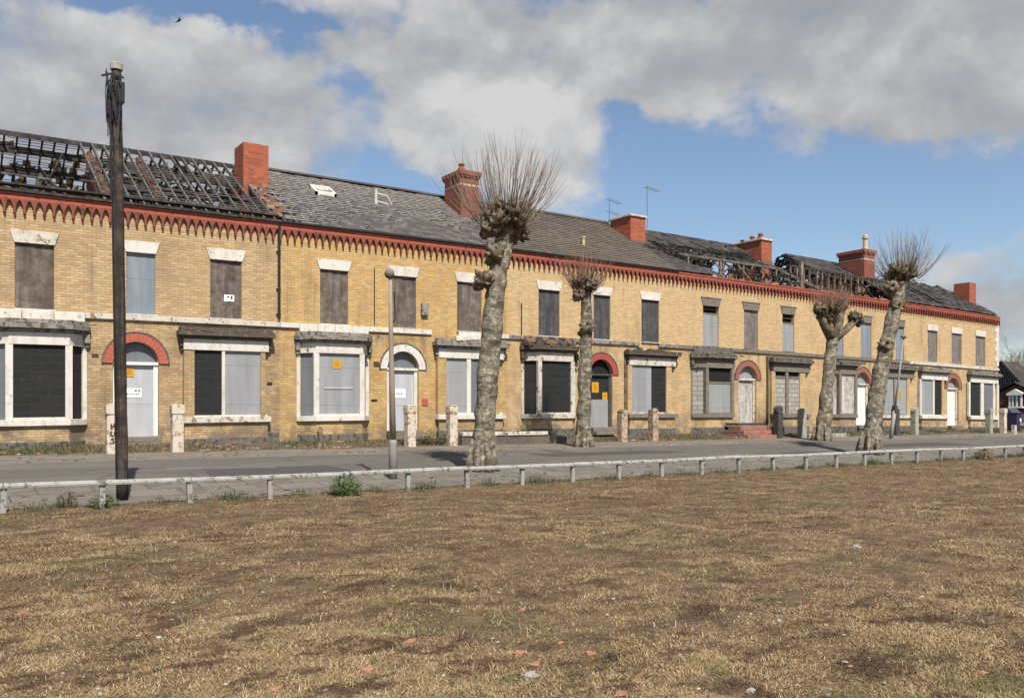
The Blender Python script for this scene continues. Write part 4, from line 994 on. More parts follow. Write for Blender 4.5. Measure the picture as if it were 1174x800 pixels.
for i, (px, yt, mat, st, lab) in enumerate(PIERS):
    Y = 24.95; x = PX(px, Y); zb = gz(Y) - .05; zt_ = PZ(px, yt, Y); w = .15
    if i < 2: zt_ = min(zt_, 1.85)
    o = thing('gate_pier', (x, Y, gz(Y)), lab, 'gate pier', 'gate piers along the front gardens')
    m = MB(); zc = zt_ - (.28 if st in ('cap', 'block') else .16)
    m.box(x - w, x + w, Y - w, Y + w, zb, zc); m.build('shaft', mat, o, bevel=.025)
    m = MB(); cm = mat
    if st == 'cap': m.box(x - w - .02, x + w + .02, Y - w - .02, Y + w + .02, zc + .002, zt_ - .03); m.box(x - w * .7, x + w * .7, Y - w * .7, Y + w * .7, zt_ - .03, zt_)
    elif st == 'block': m.box(x - w - .015, x + w + .015, Y - w - .015, Y + w + .015, zc + .002, zt_ - .06); m.prism([(x - w, Y - w), (x + w, Y - w), (x + w, Y + w), (x - w, Y + w)], zt_ - .06, zt_)
    elif st == 'round':
        for k in range(6):
            t0 = math.pi * k / 6; t1 = math.pi * (k + 1) / 6
            q = lambda t, y: (x - (w + .02) * math.cos(t), y, zc + .02 + .2 * math.sin(t))
            m.quad(q(t0, Y - w), q(t1, Y - w), q(t1, Y + w), q(t0, Y + w)); m.add([q(t0, Y - w), q(t1, Y - w), (x, Y - w, zc)], [(0, 1, 2)]); m.add([q(t0, Y + w), q(t1, Y + w), (x, Y + w, zc)], [(0, 2, 1)])
        m.quad((x - w - .02, Y - w, zc + .002), (x + w + .02, Y - w, zc + .002), (x + w + .02, Y + w, zc + .002), (x - w - .02, Y + w, zc + .002))
    else: m.box(x - w, x + w, Y - w, Y + w, zc + .002, zt_ - .05); m.box(x - w * .6, x + w * .7, Y - w * .8, Y + w * .6, zt_ - .05, zt_)
    m.build('cap', cm, o, bevel=.02)
    if i == 0:
        m = MB()
        for ch, z in (('H', 1.14), ('U', .95), ('S', .76)): glyph_bars(m, ch, x - .05, Y - w - .004, z, .14)
        m.build('graffiti', 'ink', o)

# ------------------------------------------------------------------ garden walls, steps, stump
Y = 24.95; xa, xb = PX(525, Y), PX(628, Y)
o = thing('garden_wall', ((xa + xb) / 2, Y, gz(Y)), 'low garden wall with broken white coping beside the near pollarded tree', 'wall')
m = MB(); m.box(xa + .1, xb, Y - .11, Y + .11, .42, .80); m.build('brickwork', 'brick_soot', o)
m = MB(); n = 6
for i in range(n): a = xa + .1 + (xb - xa - .1) * i / n; m.box(a + .01, a + (xb - xa - .1) / n - .01 - (.08 if i % 3 == 2 else 0), Y - .15, Y + .15, .803, .94 + R.uniform(-.02, .01))
m.build('coping', 'white_old', o, bevel=.015)
xa, xb = PX(632, 25), PX(660, 25)
o = thing('garden_wall', ((xa + xb) / 2, Y, gz(Y)), 'low dark ruined garden wall behind the far pollarded tree with side burr', 'wall')
m = MB()
for i in range(12): a = xa + (xb - xa) * i / 12; hh = .62 + .22 * abs(math.sin(i * 1.3)) * (1 - i / 14); m.box(a, a + (xb - xa) / 12 * .97, Y - .12 + .02 * math.sin(i), Y + .12, .42, hh)
m.build('brickwork', 'brick_soot', o)
xa, xb = PX(853, 25.1), PX(889, 25.1)
o = thing('brick_steps', ((xa + xb) / 2, 25.1, gz(25)), 'red painted brick steps piled below the peeling pale door', 'steps')
for k in range(3):
    m = MB(); m.box(xa + .12 * k, xb, 24.9 + .3 * k, 26.6 - .2 * k, .45 + .2 * k, .648 + .2 * k); m.build('step', 'step_red', o, bevel=.02)
m = MB(); m.box(xa + .5, xb + .1, 25.8, 26.6, 1.06, 1.16); m.bar((xa + .4, 25.8, 1.05), (xa + .95, 25.75, .85), .2, .12); m.build('coping', 'pier_dark', o, bevel=.02)
x = PX(368, 24.9)
o = tag(MB().tube([(x, 24.9, .4), (x + .02, 24.9, .75), (x - .03, 24.92, 1.02), (x + .02, 24.92, 1.12)], [.13, .10, .09, .05], 9, .5, 5).build('broken_post', 'burr'), 'broken brown timber stump in front of the canted bay with yellow notice', 'post')
xa, xb = PX(925, 25), PX(968, 25)
o = thing('garden_wall', ((xa + xb) / 2, Y, gz(Y)), 'low grey kerb wall behind the forked pollarded tree', 'wall')
m = MB(); m.box(xa, xb, Y - .1, Y + .1, .42, .66); m.build('brickwork', 'pier_green', o, bevel=.02)

# ------------------------------------------------------------------ knee rail fence
YR_ = 15.2
fo = thing('knee_rail_fence', (16, YR_, 0), 'low white knee rail fence on short posts along the dry field', 'fence')
xs = [1.16 + 1.372 * k for k in range(-4, 32)]
def fz(x): return .012 * math.sin(x * .8) + .02 * mnoise.noise((x * .5, 0, 0))
for k, x in enumerate(xs):
    m = MB(); t = R.uniform(-.012, .012); t *= 1.8; m.bar((x, YR_ + .02, -.12), (x + t, YR_ + .02 + R.uniform(-.012, .012), .40 + fz(x) - R.uniform(0, .01)), .085, .085, (0, 1, 0)); m.build('post', 'rail', fo, bevel=.008)
for k in range(0, len(xs) - 2, 2):
    a, b = xs[k], xs[min(k + 2, len(xs) - 1)]
    m = MB(); za, zb = .41 + fz(a) + R.uniform(-.008, .008), .41 + fz(b) + R.uniform(-.008, .008)
    # bevelled top rail: pentagon section
    sec = [(-.055, -.04), (.055, -.04), (.06, .0), (.0, .045), (-.06, .0)]
    vs = [(a + .006, YR_ + p, za + q) for p, q in sec] + [(b - .006, YR_ + p, zb + q) for p, q in sec]
    m.add(vs, [(0, 1, 2, 3, 4), (9, 8, 7, 6, 5)] + [(i, 5 + i, 5 + (i + 1) % 5, (i + 1) % 5) for i in range(5)])
    m.build('rail', 'rail', fo, bevel=.006)

# ------------------------------------------------------------------ timber pole and lamp columns
Y = 15.9; xb_ = PX(140.5, Y); xt = PX(133.5, Y); zt_ = PZ(133.5, 80, Y)
o = thing('timber_pole', (xb_, Y, gz(Y)), 'tall dark creosoted timber pole with cut cables at its top', 'utility pole')
m = MB(); n = 14; m.tube([(xb_ + (xt - xb_) * i / n, Y, .0 + zt_ * i / n) for i in range(n + 1)], [.098 - .022 * i / n for i in range(n + 1)], 14, .10, 3)
m.build('shaft', 'pole', o, smooth=True)
m = MB(); m.lathe((xt, Y, zt_ - .01), [(0, .10), (.10, .10), (.13, .06)], 12); m.build('cap', 'pier_green', o)
m = MB(); m.box(xt - .01, xt + .11, Y - .13, Y + .04, zt_ - .58, zt_ - .22); m.build('terminal_box', 'iron', o, bevel=.02)
m = MB()
for q in range(26):
    a0 = R.uniform(0, 6.28); r0 = R.uniform(.07, .15); pts = []
    for i in range(9):
        t = i / 8; pts.append((xt - .05 + r0 * math.cos(a0 + t * 1.5) * (1 - .4 * t), Y + r0 * math.sin(a0 + t) - .05, zt_ - .12 - t * R.uniform(.5, 1.0) + .08 * math.sin(t * 9 + q)))
    m.tube(pts, .009, 5)
m.tube([(xt - .24, Y - .05, zt_ - .17), (xt - .1, Y - .1, zt_ - .12), (xt + .1, Y - .12, zt_ - .16)], .018, 6)
m.tube([(xt - .1 + .006 * math.sin(i), Y - .04, zt_ - .2 - i * .28) for i in range(8)] , .012, 5)
m.tube([(xt - .105 + (xb_ - xt) * i / 20, Y - .06, zt_ - .3 - (zt_ - .35) * i / 20) for i in range(20)], .014, 5)
m.build('cable', 'iron', o)
Y = 16.7; x = PX(450.5, Y); zt_ = PZ(447, 318, Y)
o = thing('lamp_column', (x, Y, gz(Y)), 'brown lamp column with a small round head and grey thicker base', 'street lamp')
xt = PX(447.5, Y)
m = MB(); m.tube([(x, Y, 0), (x, Y, .9), (x, Y, .98)], [.092, .088, .075], 14); m.build('base', 'column_grey', o, smooth=True)
m = MB(); m.tube([(x, Y, .9), (x + (xt - x) * .4, Y, 2.2), (x + (xt - x) * .75, Y, 3.2), (xt, Y, zt_)], [.070, .060, .048, .036], 12); m.build('shaft', 'column', o, smooth=True)
m = MB(); m.tube([(xt, Y, zt_ - 1.0), (xt + .09, Y - .05, zt_ - .9), (xt + .07, Y - .04, zt_ - .3)], .016, 6); m.build('conduit', 'iron', o)
m = MB(); m.lathe((xt - .02, Y, zt_), [(-.02, .045), (0, .075), (.05, .105), (.11, .105), (.16, .075), (.19, .03)], 14); m.build('lamp_head', 'stone', o, smooth=True)
Y = 23.0; x = PX(1021, Y); xt = PX(1036, Y); zb = gz(Y); zt_ = PZ(1036, 388, Y); zm = PZ(1027, 468, Y); xm = PX(1026, Y)
o = thing('leaning_lamp_column', (x, Y, zb), 'slim grey lamp column leaning right in front of the far houses', 'street lamp')
m = MB(); m.tube([(x, Y, zb - .1), (xm, Y, zm)], .09, 10); m.build('base', 'column_grey', o, smooth=True)
m = MB(); m.tube([(xm, Y, zm), (xt, Y, zt_)], [.05, .035], 8); m.build('shaft', 'column_grey', o, smooth=True)
m = MB(); m.box(xm - .11, xm + .09, Y - .1, Y + .1, zm - .25, zm + .12); m.build('control_box', 'pier_dark', o, bevel=.02)
m = MB(); m.blob((xt, Y, zt_ + .08), .12, .1, 2, (1.3, 1, .8)); m.build('lamp_head', 'stone', o, smooth=True)

# ------------------------------------------------------------------ pollarded trees
def shoots(m, c, n, lmin, lmax, rx, spread, rr=.011, seed=1, up=.75):
    rg = random.Random(seed)
    for i in range(n):
        az = rg.uniform(0, 6.283); rad = math.sqrt(rg.random())
        p = Vector((c[0] + rx * rad * math.cos(az), c[1] + rx * rad * math.sin(az), c[2] + rg.uniform(-.12, .18) - .18 * rad))
        ang = spread * rad * rg.uniform(.6, 1.15); d = Vector((math.cos(az) * math.sin(ang), math.sin(az) * math.sin(ang), math.cos(ang)))
        L = rg.uniform(lmin, lmax) * (1 - .12 * rad); k = 6; pts = []; q = p.copy(); dd = d.copy()
        wv = Vector((rg.uniform(-.06, .06), rg.uniform(-.06, .06), 0))
        for j in range(k):
            pts.append(q.copy()); q = q + dd * (L / (k - 1)); dd = (dd + Vector((0, 0, .24 * up)) + wv + Vector((rg.uniform(-.04, .04), rg.uniform(-.04, .04), 0))).normalized()
        r = rr * rg.uniform(.6, 1.15)
        m.tube(pts, [r * (1 - .8 * j / (k - 1)) for j in range(k)], 4, cap=False)
        if rg.random() < .6 and L > .4:
            b = pts[3]; d2 = (dd + Vector((rg.uniform(-.6, .6), rg.uniform(-.6, .6), .1))).normalized(); m.tube([b, b + d2 * L * .2, b + d2 * L * .38 + Vector((0, 0, .05))], [r * .5, r * .35, r * .15], 3, cap=False)
def knuckles(m, c, n, spread, r0, r1, seed, flat=.6):
    rg = random.Random(seed)
    for i in range(n):
        az = 2 * math.pi * i / n + rg.uniform(-.4, .4); q = spread * math.sqrt(rg.uniform(.15, 1)); s_ = rg.uniform(r0, r1)
        cc = Vector((c[0] + q * math.cos(az), c[1] + q * math.sin(az), c[2] + rg.uniform(-.6, .5) * flat * spread))
        m.blob(cc, s_, 1.1, 4.0, (1, 1, 1.05), 18, 12, seed * 3.1 + i)
        for k in range(7):                       # snags of old cuts
            a2 = rg.uniform(0, 6.283); b2 = rg.uniform(-.3, 1.3); d = Vector((math.cos(a2) * math.cos(b2), math.sin(a2) * math.cos(b2), math.sin(b2)))
            p = cc + d * s_ * .6; r = s_ * rg.uniform(.14, .3); m.tube([p, p + d * s_ * .5, p + d * s_ * rg.uniform(.6, 1.0) + Vector((0, 0, s_ * .25))], [r, r * .9, r * .5], 6, .5, 6, True, k)
def pollard(label, Y, path, rad, head, hn, hs, hr, nsh, lsh, spread, seed, burrs=(), arms=(), twig='twig', srad=.011, srx=None, low=0):
    pts = [(PX(px, Y), Y, PZ(px, py, Y)) for px, py in path]
    o = thing('pollarded_tree', (pts[0][0], Y, gz(Y)), label, 'tree', 'pollarded street trees')
    # resample the trunk finely
    fine, fr = [], []
    for i in range(len(pts) - 1):
        for k in range(10):
            t = k / 10; fine.append(Vector(pts[i]).lerp(Vector(pts[i + 1]), t)); fr.append(rad[i] + (rad[i + 1] - rad[i]) * t)
    fine.append(Vector(pts[-1])); fr.append(rad[-1])
    # soften kinks
    for _ in range(3): fine = [fine[0]] + [(fine[i - 1] + fine[i] * 2 + fine[i + 1]) / 4 for i in range(1, len(fine) - 1)] + [fine[-1]]
    fine[0].z -= .08
    m = MB(); fr = [fr[k_] if k_ > 5 else fr[k_] * .86 + fr[6] * .14 for k_ in range(len(fr))]; m.tube(fine, [r * .82 for r in fr], 24, .24, 2.1, True, seed); 
    for q in range(7): a = q * .9 + seed; m.tube([(fine[0].x + math.cos(a) * fr[0] * .95, Y + math.sin(a) * fr[0] * .95, fine[0].z + .02), (fine[0].x + math.cos(a) * fr[0] * .8, Y + math.sin(a) * fr[0] * .8, fine[0].z + .35), (fine[0].x + math.cos(a) * fr[0] * .6, Y + math.sin(a) * fr[0] * .6, fine[0].z + .8)], [.10, .085, .03], 8, .4, 4)
    m.build('trunk', 'bark', o, smooth=True)
    m = MB(); hc = (PX(head[0], Y), Y, PZ(*head, Y))
    knuckles(m, hc, hn, hs, hr * .6, hr, seed)
    for px, py, r in burrs:
        c = (PX(px, Y), Y - r * .3, PZ(px, py, Y)); m.blob(c, r, .8, 3, (1, 1, .9), 14, 9, px); 
        for k in range(10):
            a2 = k * 2.4; b2 = -.9 + .2 * k; d = Vector((math.cos(a2) * math.cos(b2), math.sin(a2) * math.cos(b2), math.sin(b2))); q0 = Vector(c) + d * r * .6
            m.tube([q0, q0 + d * r * .45, q0 + d * r * .8 + Vector((0, 0, r * .2))], [r * .28, r * .24, r * .1], 6, .6, 7, True, k)
        m.blob((c[0] + r * .5, c[1] - .05, c[2] + r * .6), r * .65, .8, 3, (1, 1, 1), 12, 8, py); m.blob((c[0] - r * .3, c[1] + .1, c[2] - r * .6), r * .6, .8, 3, (1, 1, 1), 12, 8, py + 1)
    for a in arms:
        ap = [(PX(px, Y), Y + dy, PZ(px, py, Y)) for px, py, dy in a['p']]; m.tube(ap, a['r'], 12, .45, 3.0, True, seed + 1)
        knuckles(m, ap[-1], 5, a['s'], a['s'] * .6, a['s'] * .95, seed + 5)
    m.build('crown', 'burr', o, smooth=True)
    m = MB(); shoots(m, hc, nsh, lsh[0], lsh[1], srx or hs * 1.1, spread, srad, seed)
    for a in arms: ap = a['p'][-1]; shoots(m, (PX(ap[0], Y), Y + ap[2], PZ(ap[0], ap[1], Y) + .1), a['n'], lsh[0] * .6, lsh[1] * .7, a['s'], spread, srad, seed + 9)
    for px, py, r in burrs: shoots(m, (PX(px, Y), Y, PZ(px, py, Y)), 14, .25, .9, r, 1.9, .007, seed + 4, .3)
    if low: shoots(m, (hc[0], hc[1], hc[2] - .1), low, .2, .55, hs * 1.25, 2.0, .006, seed + 21, .2)
    m.build('shoots', twig, o)
    return o
pollard('large pollarded tree on the near kerb with a broad knuckled head of long bare shoots', 17.3, [(552, 538), (555, 500), (558, 450), (562, 400), (566, 350), (571, 310), (577, 280), (582, 255)], [.36, .315, .30, .295, .29, .28, .27, .26],
        (580, 247), 17, .52, .19, 210, (.9, 2.1), 1.05, 2, [(552, 322, .2), (566, 292, .22), (592, 268, .22), (560, 262, .2)], srx=.66, srad=.0115, low=60)
pollard('smaller pollarded tree with dark side burr in front of the dark arched doorway', 22.9, [(669, 515), (669, 480), (670, 440), (672, 400), (673, 370), (672, 345), (672, 325)], [.36, .29, .27, .26, .24, .20, .20],
        (671, 325), 12, .33, .18, 190, (.5, 1.5), 1.1, 5, [(671, 376, .24), (662, 338, .18)], twig='redtwig', srad=.0105, low=130)
pollard('forked pollarded tree with three stubby arms in front of the collapsed roofs', 22.9, [(942, 506), (946, 470), (950, 430), (953, 400), (954, 388)], [.44, .33, .29, .27, .28],
        (953, 352), 9, .4, .14, 230, (.4, 1.25), 1.0, 7, [], [dict(p=[(954, 390, 0), (944, 372, 0), (938, 356, -.1)], r=[.19, .15, .13], s=.19, n=70), dict(p=[(955, 388, 0), (962, 368, 0), (966, 350, .1)], r=[.19, .15, .13], s=.19, n=70), dict(p=[(955, 390, 0), (968, 378, -.1), (976, 366, -.2)], r=[.2, .16, .14], s=.2, n=20), dict(p=[(954, 386, 0), (953, 365, .2)], r=[.2, .18], s=.25, n=20)], twig='redtwig', srad=.0105, low=110)
pollard('leaning pollarded tree at the right with a fan of bare shoots above the end roofs', 17.3, [(997, 519), (1000, 490), (1006, 450), (1013, 415), (1020, 380), (1027, 350), (1032, 325)], [.40, .33, .31, .31, .28, .26, .27],
        (1034, 312), 16, .46, .18, 210, (.8, 1.8), 1.1, 9, [(1013, 396, .2), (1026, 352, .2), (1020, 330, .2)], srx=.62, srad=.0115, low=70)

# ------------------------------------------------------------------ right-hand end: bin, post, car, brick house, bare trees
Y = 25.5; x = PX(1162, Y); zb = gz(Y)
o = thing('wheelie_bin', (x, Y, zb), 'dark purple wheelie bin at the far right behind a short pale bollard', 'wheelie bin')
m = MB(); w0, w1 = .25, .29
vs = [(x + a * w0, Y + b * .26, zb + .06) for a, b in ((-1, -1), (1, -1), (1, 1), (-1, 1))] + [(x + a * w1, Y + b * .34, zb + 1.06) for a, b in ((-1, -1), (1, -1), (1, 1), (-1, 1))]
m.add(vs, [(3, 2, 1, 0), (4, 5, 6, 7), (0, 1, 5, 4), (1, 2, 6, 5), (2, 3, 7, 6), (3, 0, 4, 7)]); m.build('body', 'purple', o, bevel=.03)
m = MB(); m.box(x - .31, x + .31, Y - .38, Y + .36, zb + 1.062, zb + 1.12); m.box(x - .28, x + .28, Y + .3, Y + .42, zb + 1.0, zb + 1.06); m.build('lid', 'purple', o, bevel=.025)
for s_ in (-1, 1):
    m = MB(); m.tube([(x + s_ * .2, Y + .24, zb + .1), (x + s_ * .28, Y + .24, zb + .1)], .1, 14); m.build('wheel', 'iron', o)
m = MB(); m.box(x + .04, x + .2, Y - .345, Y - .325, zb + .60, zb + .78); m.cur = 1; m.box(x + .1, x + .22, Y - .33, Y - .305, zb + .40, zb + .48); m.build('sticker', ['paper', 'yellow'], o)
Y = 23.6; x = PX(1162.5, Y)
o = thing('bollard', (x, Y, gz(Y)), 'short pale concrete bollard in front of the purple wheelie bin', 'bollard')
m = MB(); m.box(x - .11, x + .11, Y - .1, Y + .1, .3, .92); m.build('post', 'pier_white', o, bevel=.02)
m = MB(); m.prism([(x - .11, Y - .1), (x + .11, Y - .1), (x + .11, Y + .1), (x - .11, Y + .1)], .922, .97); m.build('cap', 'pier_white', o, bevel=.02)
# parked car in the side street, tail towards the field
Ms['carpaint'] = plain('dark car paint', (.02, .02, .024), .25, 0, .1, 4, .5); Ms['tail'] = plain('red lamp lens', (.45, .05, .02), .2); Ms['tyre'] = plain('tyre rubber', (.015, .015, .015), .8)
cx, cy, cz = 58.2, 27.4, .53
o = thing('parked_car', (cx, cy + 2, cz), 'dark parked car with red tail lamps in the side street at the far right', 'car')
prof = [(0, .35), (0, .95), (.12, 1.02), (.5, 1.42), (1.9, 1.46), (2.7, 1.02), (3.8, .88), (4.0, .7), (4.0, .3)]
m = MB(); n = len(prof); vs = []
for s_ in (-1, 1):
    for y, z in prof: vs.append((cx + s_ * (.84 if z < 1.1 else .66), cy + y, cz + z))
m.add(vs, [tuple(range(n)), tuple(reversed(range(n, 2 * n)))] + [(i, n + i, n + (i + 1) % n, (i + 1) % n) for i in range(n)]); m.build('body', 'carpaint', o, bevel=.05)
m = MB(); m.quad((cx - .62, cy + .13, cz + 1.06), (cx + .62, cy + .13, cz + 1.06), (cx + .56, cy + .44, cz + 1.38), (cx - .56, cy + .44, cz + 1.38)); m.v = [(a, b - .03, c + .03) for a, b, c in m.v]; m.build('rear_window', 'glass', o)
for s_ in (-1, 1):
    m = MB(); m.box(cx + s_ * .72 - .13, cx + s_ * .72 + .13, cy - .03, cy + .2, cz + .68, cz + .96); m.build('tail_light', 'tail', o, bevel=.02)
    m = MB(); m.quad((cx + s_ * .80, cy + .5, cz + 1.04), (cx + s_ * .80, cy + 2.5, cz + 1.04), (cx + s_ * .69, cy + 1.9, cz + 1.4), (cx + s_ * .69, cy + .6, cz + 1.38)); m.build('side_window', 'glass', o)
    for yy in (.75, 3.2):
        m = MB(); m.tube([(cx + s_ * .66, cy + yy, cz + .3), (cx + s_ * .86, cy + yy, cz + .3)], .31, 20); w_ = m.build('wheel', 'tyre', o)
        m = MB(); m.tube([(cx + s_ * .861, cy + yy, cz + .3), (cx + s_ * .868, cy + yy, cz + .3)], .19, 16); m.build('rim', 'metal', w_)
m = MB(); m.box(cx - .26, cx + .26, cy - .02, cy + .02, cz + .52, cz + .63); m.build('number_plate', 'paper', o)
m = MB(); m.box(cx - .84, cx + .84, cy - .07, cy + .1, cz + .28, cz + .5); m.build('bumper', 'sheet_dark', o, bevel=.03)
# brick house with half timbered gable, facing the side street
hx = 80.0
def hp(px, py, X): Y_ = X / ratio(px); return Y_, PZ(px, py, Y_)
gy0 = hx / ratio(1182); gy1 = hx / ratio(1128)
zr = hp(1150, 416, hx + 3)[1]; zev = hp(1160, 440, hx)[1]
o = thing('brick_house', (hx + 4, (gy0 + gy1) / 2, .55), 'dark red brick house with black and white gable beyond the terrace end', 'house')
m = MB(); m.box(hx, hx + 2.6, hx / ratio(1176), 2 * hx / ratio(1151) - hx / ratio(1176), .3, hp(1172, 441, hx)[1] - .3); m.build('wall', 'brick_house', o)
gm = hx / ratio(1146); ga = hx / ratio(1172); gb = 2 * gm - ga
gm = hx / ratio(1151); ga = hx / ratio(1176); gb = 2 * gm - ga; zev = hp(1172, 441, hx)[1]
m = MB(); e_ = .35; sl_ = (zr - zev) / (gm - ga)
m.quad((hx - .6, ga - e_, zev - e_ * sl_), (hx - .6, gm, zr), (hx + 2.6, gm, zr), (hx + 2.6, ga - e_, zev - e_ * sl_)); m.quad((hx - .6, gb + e_, zev - e_ * sl_), (hx + 2.6, gb + e_, zev - e_ * sl_), (hx + 2.6, gm, zr), (hx - .6, gm, zr))
rf = m.build('roof', 'slate_burnt', o)
m = MB(); m.bar((hx - .62, ga - e_, zev - e_ * sl_ - .14), (hx - .62, gm, zr - .14), .06, .26); m.bar((hx - .62, gb + e_, zev - e_ * sl_ - .14), (hx - .62, gm, zr - .14), .06, .26); m.build('bargeboard', 'iron', rf)
m = MB(); m.add([(hx - .3, ga + .3, zev - .35), (hx - .3, gb - .3, zev - .35), (hx - .3, gm, zr - .3)], [(0, 1, 2)]); gpl = m.build('gable', 'white', o)
m = MB()
for q in range(15):
    y = ga + .4 + (gb - ga - .8) * q / 14; zt_ = zev - .35 + (zr - zev) * (1 - abs(y - gm) / (gb - gm)) * .95; m.box(hx - .36, hx - .301, y - .07, y + .07, zev - .35, max(zev - .3, zt_))
m.box(hx - .38, hx - .28, ga, gb, zev - .55, zev - .36); m.build('timber_strips', 'iron', gpl)
pa, pb = hx / ratio(1178), hx / ratio(1143); pmid = (hx - 2) / ratio(1164); zp = hp(1164, 438, hx - 2)[1]; zpe = hp(1164, 455, hx - 2)[1]
m = MB(); pw = 2.6; m.box(hx - 2, hx - .01, pmid - pw + .3, pmid + pw - .3, .3, zpe - .1)
m.add([(hx - 2, pmid - pw + .3, zpe - .1), (hx - 2, pmid + pw - .3, zpe - .1), (hx - 2, pmid, zp - .25)], [(0, 1, 2)]); m.build('porch', 'brick_house', o)
m = MB(); m.quad((hx - 2.3, pmid - pw, zpe - .1), (hx - 2.3, pmid, zp), (hx, pmid, zp), (hx, pmid - pw, zpe - .1)); m.quad((hx - 2.3, pmid + pw, zpe - .1), (hx, pmid + pw, zpe - .1), (hx, pmid, zp), (hx - 2.3, pmid, zp)); m.build('porch_roof', 'slate_burnt', o)
X_ = hx - 2.5; wy0, wy1 = X_ / ratio(1170.5), X_ / ratio(1157); z1_ = hp(1164, 453, X_)[1]; z0_ = hp(1164, 466, X_)[1]; za_ = hp(1164, 446, X_)[1]
m = MB(); 
for a in (0, .36, .7, .97): y = wy0 + (wy1 - wy0) * a; m.box(X_, X_ + .12, y - .06, y + .07, z0_, z1_)
m.box(X_ - .03, X_ + .5, wy0 - .1, wy1 + .1, z0_ - .12, z0_); wn = m.build('window', 'white_clean', o)
m = MB(); m.box(X_ + .06, X_ + .5, wy0, wy1, z0_, z1_); m.build('pane', 'glass', wn)
m = MB(); ym = (wy0 + wy1) / 2
m.add([(X_ - .1, wy0 - .2, z1_), (X_ - .1, wy1 + .2, z1_), (X_ - .1, wy1 + .2, z1_ + .15), (X_ - .1, ym, za_), (X_ - .1, wy0 - .2, z1_ + .15), (X_ + .5, wy0 - .2, z1_), (X_ + .5, wy1 + .2, z1_), (X_ + .5, wy1 + .2, z1_ + .15), (X_ + .5, ym, za_), (X_ + .5, wy0 - .2, z1_ + .15)], [(0, 1, 2, 3, 4), (2, 7, 8, 3), (3, 8, 9, 4), (0, 5, 6, 1), (5, 9, 8, 7, 6)]); m.build('pediment', 'white_clean', wn)
# bare trees far behind
def bare_tree(x, y, H, seed, label):
    rg = random.Random(seed); o = thing('bare_tree', (x, y, .55), label, 'tree', 'bare trees beyond the brick house')
    t = MB(); b = MB()
    def grow(p, d, L, r, lev, mb):
        k = 4; pts = [p]; q = p
        for j in range(k): d = (d + Vector((rg.uniform(-.13, .13), rg.uniform(-.13, .13), .05))).normalized(); q = q + d * L / k; pts.append(q)
        mb.tube(pts, [r * (1 - .5 * j / k) for j in range(k + 1)], 5 if lev else 8, cap=False)
        if lev < 5:
            for c in range(3 if lev < 4 else 4):
                i = rg.choice([2, 3, 4, 4]); dd = (d + Vector((rg.uniform(-.9, .9), rg.uniform(-.9, .9), rg.uniform(-.1, .5)))).normalized(); grow(pts[i], dd, L * rg.uniform(.6, .8), r * .52, lev + 1, b)
    grow(Vector((x, y, .3)), Vector((0, 0, 1)), H * .36, H * .022, 0, t)
    t.build('trunk', 'burr', o); b.build('crown', 'twig', o)
for px, X_, H, sd, lab in ((1151, 120, 9.5, 3, 'bare tree just right of the terrace end, behind the brick house ridge'), (1162, 125, 10.5, 5, 'middle bare tree rising behind the brick house gable'), (1171, 118, 11.0, 8, 'tallest bare tree at the right edge behind the brick house'), (1184, 122, 12, 12, 'bare tree partly cut by the right edge of the picture')):
    bare_tree(X_, X_ / ratio(px), H, sd, lab)

# ------------------------------------------------------------------ bird
Zd = 55.0; a = (205 - CX) / F; bx, by, bz = Zd * (CT + a * ST), Zd * (ST - a * CT), EYE + (HY - 24) / F * Zd
m = MB(); m.tube([(bx - .16, by, bz - .12), (bx - .08, by, bz - .07), (bx + .03, by, bz + .02), (bx + .11, by, bz + .09), (bx + .16, by, bz + .12)], [.015, .05, .07, .045, .012], 10)
for s_ in (-1, 1):
    w_ = [(bx + .05, by, bz + .05), (bx + .02, by + s_ * .22, bz + .16), (bx - .06 + .08 * s_, by + s_ * .45, bz + .02 + .05 * s_), (bx - .06, by + s_ * .2, bz + .06), (bx - .06, by, bz - .04)]
    lo = [(p, q, r - .012) for p, q, r in w_]; m.add(w_ + lo, [(0, 1, 2, 3, 4), (9, 8, 7, 6, 5)] + [(i, 5 + i, 5 + (i + 1) % 5, (i + 1) % 5) for i in range(5)])
m.add([(bx - .15, by - .05, bz - .12), (bx - .15, by + .05, bz - .12), (bx - .3, by + .06, bz - .2), (bx - .3, by - .06, bz - .2), (bx - .15, by, bz - .105)], [(0, 1, 2, 3), (0, 4, 1), (1, 4, 2), (2, 4, 3), (3, 4, 0)])
tag(m.build('bird', 'iron', smooth=False), 'small dark bird flying high in the cloudy sky at upper left', 'bird')

nx = len(fx)
FZ = np.array([v[2] for v in fm.v]).reshape(len(fy), nx)
def field_z(x, y):                              # exact height of the field sheet
    i = np.clip(((x - fx[0]) / .25).astype(int), 0, nx - 2); j = np.clip(np.searchsorted(fy, y) - 1, 0, len(fy) - 2)
    u_ = np.clip((x - fx[i]) / .25, 0, 1); v_ = np.clip((y - fy[j]) / (fy[j + 1] - fy[j]), 0, 1)
    return (FZ[j, i] * (1 - u_) + FZ[j, i + 1] * u_) * (1 - v_) + (FZ[j + 1, i] * (1 - u_) + FZ[j + 1, i + 1] * u_) * v_
